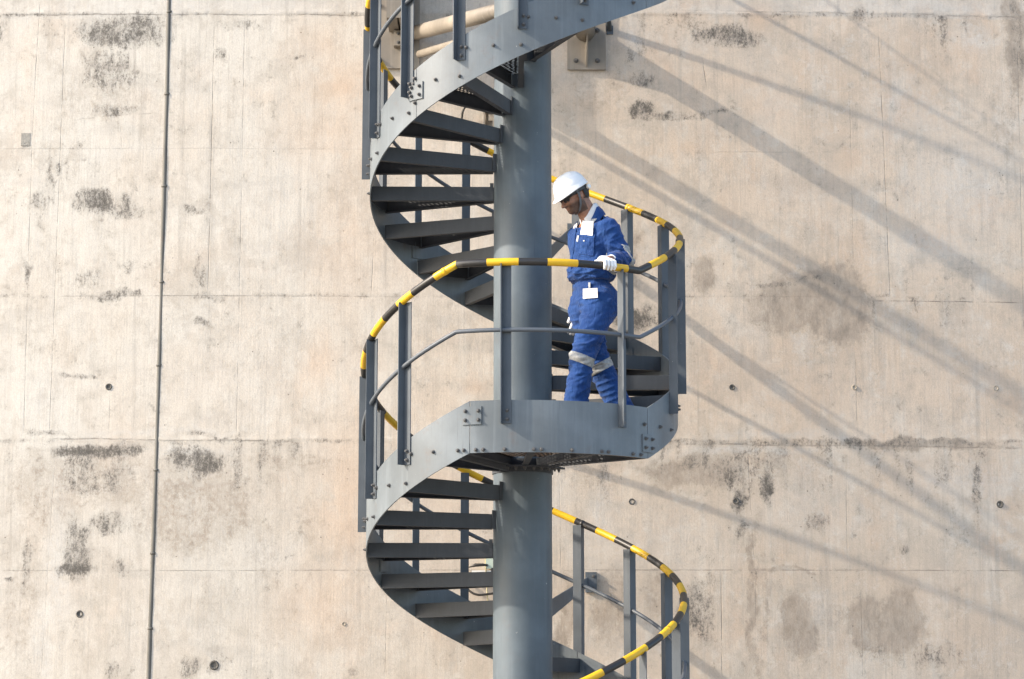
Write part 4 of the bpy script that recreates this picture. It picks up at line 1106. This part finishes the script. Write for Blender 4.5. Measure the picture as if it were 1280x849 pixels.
# waist pocket opening
def flat_card(name, pts, m_, off, th, parent=None):
    P4 = [hit(*p) for p in pts]; P4 = [h for h in P4 if h[0] is not None]
    c = sum((h[0] for h in P4), Vector())/len(P4); n_ = sum((h[1] for h in P4), Vector()).normalized()
    if n_.y > 0: n_ = -n_
    V4 = []
    for p in pts:
        r_ = Vector(ray(*p)); o_ = Vector(CAM); pc = c+n_*off; t = (pc-o_).dot(n_)/r_.dot(n_); V4.append(o_+r_*t)
    mb = MB(); mb.add([tuple(v) for v in V4]+[tuple(v-n_*th) for v in V4], [(0, 1, 2, 3), (7, 6, 5, 4), (0, 4, 5, 1), (1, 5, 6, 2), (2, 6, 7, 3), (3, 7, 4, 0)])
    return pkid(mb.build(name, m_), parent)
card = flat_card('folded_paper', [(728, 275.5), (741.5, 277), (740.5, 294.5), (725, 293)], M['card'], .014, .003)
flat_card('pen', [(721.5, 294.5), (723.3, 294.5), (722, 302), (720, 301.5)], M['card'], .009, .005)
h, hn = hit(730.5, 301); mb = MB(); hn = hn if hn.y < 0 else -hn; mb.tube([h+hn*.003, h+hn*.010], .0042, 12); pkid(mb.build('snap_button', M['white']), cov)
bdg = flat_card('id_badge', [(728.5, 361), (746.5, 360), (747, 372), (728.5, 373.5)], M['card'], .026, .003)
h, hn = hit(737, 357); hn = hn if hn.y < 0 else -hn; mb = MB(); mb.box(h+hn*.008, (.012, .010, .034)); pkid(mb.build('clip', M['white']), bdg)
# printed lines on the badge (too small to read in the photo)
h, hn = hit(737, 366)
# --- gloves
def glove(name, prims, lo, hi, hh=.0026, k=.006):
    s = SDF(lo, hi, hh)
    for p_ in prims: s.cap(*p_)
    V2, Q2 = s.mesh(); V2 = relax(V2, Q2, 1)
    return pkid(link(name, npmesh(name, V2, Q2), None, M['glove'], True))
ra_ = 30.0; T = A3(math.cos(rad(ra_)), math.sin(rad(ra_)), 0); Ro = A3(math.sin(rad(ra_)), -math.cos(rad(ra_)), 0); rc_ = Ro*RR+UP*HR
def rl(t, o_, z): return rc_+T*t+Ro*o_+UP*z      # t along the rail, o outward, z up from the rail's centre
pr = [(wrL+(elL-wrL)*.32, wrL, .036, .034, .01), (wrL+(wrL-elL)*(-.06), rl(.010, -.055, .052), .031, .030, .012, UP, .8)]
knk = []
for i_, (t, ln) in enumerate(((-.032, .95), (-.010, 1.05), (.012, 1.0), (.032, .82))):
    kn_ = rl(t, -.006+(.004 if i_ in (1, 2) else 0), .041); knk.append(kn_)
    pr.append((rl(.006+t*.5, -.058, .050), kn_, .020, .0135, .010))
    m1 = rl(t*1.12, .032, .026); m2 = rl(t*1.15, .038, -.004*ln); m3 = rl(t*1.12, .026, -.024*ln)
    pr += [(kn_, m1, .0128, .0112, .003), (m1, m2, .0112, .0102, .002), (m2, m3, .0100, .0088, .002)]
t0 = rl(-.012, -.062, .040); t1 = rl(-.052, -.042, .028); t2 = rl(-.078, -.030, .012)
pr += [(t0, t1, .018, .0135, .008), (t1, t2, .0128, .010, .002)]
gl = glove('glove', pr, (.42, -.97, .78), (.72, -.66, 1.0))
# right hand, hanging
dn = (wrR-elR)/np.linalg.norm(wrR-elR); dn = dn*.5+A3(-.05, -.05, -.86)*.6; dn /= np.linalg.norm(dn); sd_ = A3(-.8, -.55, 0)*.9; sd_ = sd_-dn*(sd_ @ dn); sd_ /= np.linalg.norm(sd_); nm_ = np.cross(dn, sd_)
w0 = wrR; pm_ = w0+dn*.075
pr = [(w0-dn*.03, w0+dn*.01, .031, .030, .01), (w0+sd_*.006, pm_+sd_*.015, .026, .022, .012), (w0-sd_*.006, pm_-sd_*.018, .026, .021, .012)]
for i_, (t, ln) in enumerate(((.030, .93), (.010, 1.0), (-.011, .95), (-.031, .78))):
    a1 = pm_+sd_*t; a2 = a1+dn*.038*ln+nm_*.008; a3 = a2+dn*.024*ln+nm_*.016; a4 = a3+dn*.014*ln+nm_*.018
    pr += [(a1, a2, .0118, .0105, .003), (a2, a3, .0105, .0096, .002), (a3, a4, .0096, .0085, .002)]
b0 = w0+dn*.025+sd_*.022; b1_ = b0+dn*.035+sd_*.025+nm_*.01; b2_ = b1_+dn*.028+sd_*.006+nm_*.008
pr += [(b0, b1_, .016, .0125, .006), (b1_, b2_, .012, .010, .002)]
glove('glove', pr, (.20, -.50, .42), (.50, -.12, .78))
# cuffs
mb = MB(); d = (wrL-elL)/np.linalg.norm(wrL-elL); mb.tube([tuple(wrL-d*.055), tuple(wrL-d*.022)], [.050, .046], 24); pkid(mb.build('cuff', M['blue']), cov)
mb = MB(); d = (wrR-elR)/np.linalg.norm(wrR-elR); mb.tube([tuple(wrR-d*.03), tuple(wrR+d*.010)], [.047, .044], 24); pkid(mb.build('cuff', M['blue']), cov)
# boots
for an, toe, hl in ((ankL, A3(.20, -.685, -.222), A3(.352, -.59, -.218)), (ankR, A3(.56, -.455, -.222), A3(.70, -.35, -.185))):
    s = SDF(np.minimum(toe, an)-.12, np.maximum(toe, an)+.12, .005)
    s.cap(an+A3(0, 0, .03), hl+A3(0, 0, .015), .048, .038, .02); s.cap(hl+A3(0, 0, .012), toe+A3(0, 0, .015), .034, .036, .02, UP, .8); s.cap((an+toe)/2, toe+A3(0, 0, .02), .038, .036, .02)
    s.cap(hl+A3(0, 0, -.012), toe+A3(0, 0, -.012), .036, .040, .004, UP, .32)
    V2, Q2 = s.mesh(); V2[:, 2] = np.maximum(V2[:, 2], ZF+.002); pkid(link('boot', npmesh('boot', V2, Q2), None, M['boot'], True))
# --- hard hat (in head space)
def hmesh(name, rows, m_, parent=None, sm=True, close_top=None):
    mb = MB(); n_ = len(rows[0]); vs = [tuple(hd(*p)) for r_ in rows for p in r_]
    fs = [(i_*n_+j_, i_*n_+(j_+1) % n_, (i_+1)*n_+(j_+1) % n_, (i_+1)*n_+j_) for i_ in range(len(rows)-1) for j_ in range(n_)]
    if close_top: fs.append(tuple(range((len(rows)-1)*n_, len(rows)*n_)))
    mb.add(vs, fs, 0, sm); return pkid(mb.build(name, m_), parent)
nh = 72
def hrow(el, add=0, base=.036, sc_=1.0):
    out = []
    for k in range(nh):
        t = 2*math.pi*k/nh; c_, s_ = math.cos(t), math.sin(t)      # c_: forward, s_: left
        el_ = rad(el); cr = math.cos(el_)**.92; z = base+.106*math.sin(el_)
        rx, ry = .101*cr, .116*cr
        # three ribs along the crown
        rib = 0
        if 25 < el < 89:
            xx = rx*s_; rib = .0035*(math.exp(-((xx)/.010)**2)+.8*math.exp(-((abs(xx)-.034)/.007)**2))*min(1, (el-25)/20)
        f = 1+(add+rib)/.115
        out.append((rx*s_*f*sc_, (ry*c_)*f*sc_-.006, z+rib*math.sin(el_)))
    return out
def brim(o_, z, th=0):
    out = []
    for k in range(nh):
        t = 2*math.pi*k/nh; c_, s_ = math.cos(t), math.sin(t); v_ = max(0, c_)**1.6
        rx = .101+.008+o_; ry = .116+.008+o_+.034*v_*(1 if o_ > -.02 else 0)
        out.append((rx*s_, ry*c_-.006, z-.016*v_*(1 if o_ > -.02 else .2)))
    return out
rows = [brim(-.034, .026), brim(-.003, .024), brim(0, .027), brim(-.001, .031), hrow(0, .003, .035), hrow(0, .0035, .047), hrow(0, .0005, .050)]
rows += [[(x, y_, z+.014*(1-e_/90)) for x, y_, z in hrow(e_)] for e_ in list(range(6, 88, 5))+[89.5]]
hat = hmesh('hard_hat', rows, M['helmet'], None, True, True)
# harness and ratchet under the back of the shell
rows = [[(rr*.096*math.sin(t), -.004+rr*.112*math.cos(t), z) for t in [2*math.pi*k/48 for k in range(48)]] for rr, z in ((.86, .036), (.90, .030), (.91, .006), (.88, .000), (.86, .004), (.84, .036))]
hmesh('headband', rows, M['blackplastic'], hat)
mb = MB(); 
for z, y_, w_ in ((.004, -.108, .05), (-.020, -.100, .055)):
    mb.tube([tuple(hd(-w_, y_+.03, z)), tuple(hd(-w_*.5, y_, z)), tuple(hd(w_*.5, y_, z)), tuple(hd(w_, y_+.03, z))], .010, 10)
pkid(mb.build('nape_strap', M['blackplastic']), hat)
mb = MB(); mb.tube([tuple(hd(.055, -.088, .0)), tuple(hd(.075, -.095, .0))], .014, 16); pkid(mb.build('ratchet_knob', M['white']), hat)
for e_ in (1, -1):
    mb = MB(); pth = [(.088*e_, .010, .034), (.084*e_, .006, .0), (.078*e_, .010, -.035), (.064*e_, .022, -.075), (.038*e_, .036, -.108), (0, .044, -.122)]
    P3 = [hd(*p) for p in pth]
    for i_ in range(len(P3)-1):
        a_, b_ = Vector(P3[i_]), Vector(P3[i_+1]); 
        w_ = Vector(HY)*.0085; o_ = Vector(HX)*.0016*e_
        mb.add([tuple(a_-w_), tuple(a_+w_), tuple(b_+w_), tuple(b_-w_), tuple(a_-w_+o_), tuple(a_+w_+o_), tuple(b_+w_+o_), tuple(b_-w_+o_)], [(0, 1, 2, 3), (7, 6, 5, 4), (0, 4, 5, 1), (2, 6, 7, 3), (0, 3, 7, 4), (1, 5, 6, 2)])
    pkid(mb.build('chin_strap', M['strap']), hat)
# hair below the shell
s = SDF(HC-.17, HC+.17, .004)
s.ell(hd(0, -.018, .020), (.080, .096, .086), HM3, .01); s.ell(hd(0, -.040, -.035), (.066, .060, .050), HM3, .03)
V2, Q2 = s.mesh(); hm = npmesh('hair', V2, Q2)
hm = cut(hm, [(tuple(hd(0, .022, -.02)), tuple(-HY*.97+HZ*.25)), (tuple(hd(0, -.03, -.052)), tuple(HZ*.9-HY*.35)), ], 'hair')
bm = bmesh.new(); bm.from_mesh(hm)
kill = []
for v in bm.verts:
    l_ = (np.array(v.co)-HC) @ HM3
    if abs(l_[0]) > .05 and -.045 < l_[2] < .02 and -.035 < l_[1] < .016: kill.append(v)     # round the ears
bmesh.ops.delete(bm, geom=kill, context='VERTS'); bm.to_mesh(hm); bm.free()
pkid(link('hair', hm, None, M['hair'], True))
for e_ in (1, -1):
    mb = MB(); mb.tube([tuple(hd(.030*e_, .066, -.006)), tuple(hd(.030*e_, .0765, -.009))], [.011, .009], 14); pkid(mb.build('eye', M['eye']))
# safety glasses
mb = MB()
for e_ in (1, -1):
    loop = [hd(e_*(.032+.024*math.cos(t)), .094-.020*abs(.032+.024*math.cos(t))/.05, -.006+.016*math.sin(t)) for t in [2*math.pi*k/20 for k in range(21)]]
    mb.tube([tuple(p) for p in loop], .0022, 6, caps=False)
    mb.tube([tuple(hd(e_*.056, .076, -.001)), tuple(hd(e_*.074, .055, .002)), tuple(hd(e_*.080, .0, .004)), tuple(hd(e_*.080, -.012, -.004))], .0024, 6)
mb.tube([tuple(hd(.008, .096, -.004)), tuple(hd(0, .099, -.001)), tuple(hd(-.008, .096, -.004))], .0024, 6)
gs = pkid(mb.build('safety_glasses', M['blackplastic']))
for e_ in (1, -1):
    mb = MB(); pts_ = [hd(e_*(.032+.0235*math.cos(t)), .094-.020*abs(.032+.0235*math.cos(t))/.05, -.006+.0155*math.sin(t)) for t in [2*math.pi*k/20 for k in range(20)]]
    mb.add([tuple(p) for p in pts_]+[tuple(p-HY*.0015) for p in pts_], [tuple(range(20)), tuple(range(20, 40))[::-1]]+[(k, (k+1) % 20, 20+(k+1) % 20, 20+k) for k in range(20)])
    pkid(mb.build('lens', M['lens']), gs)
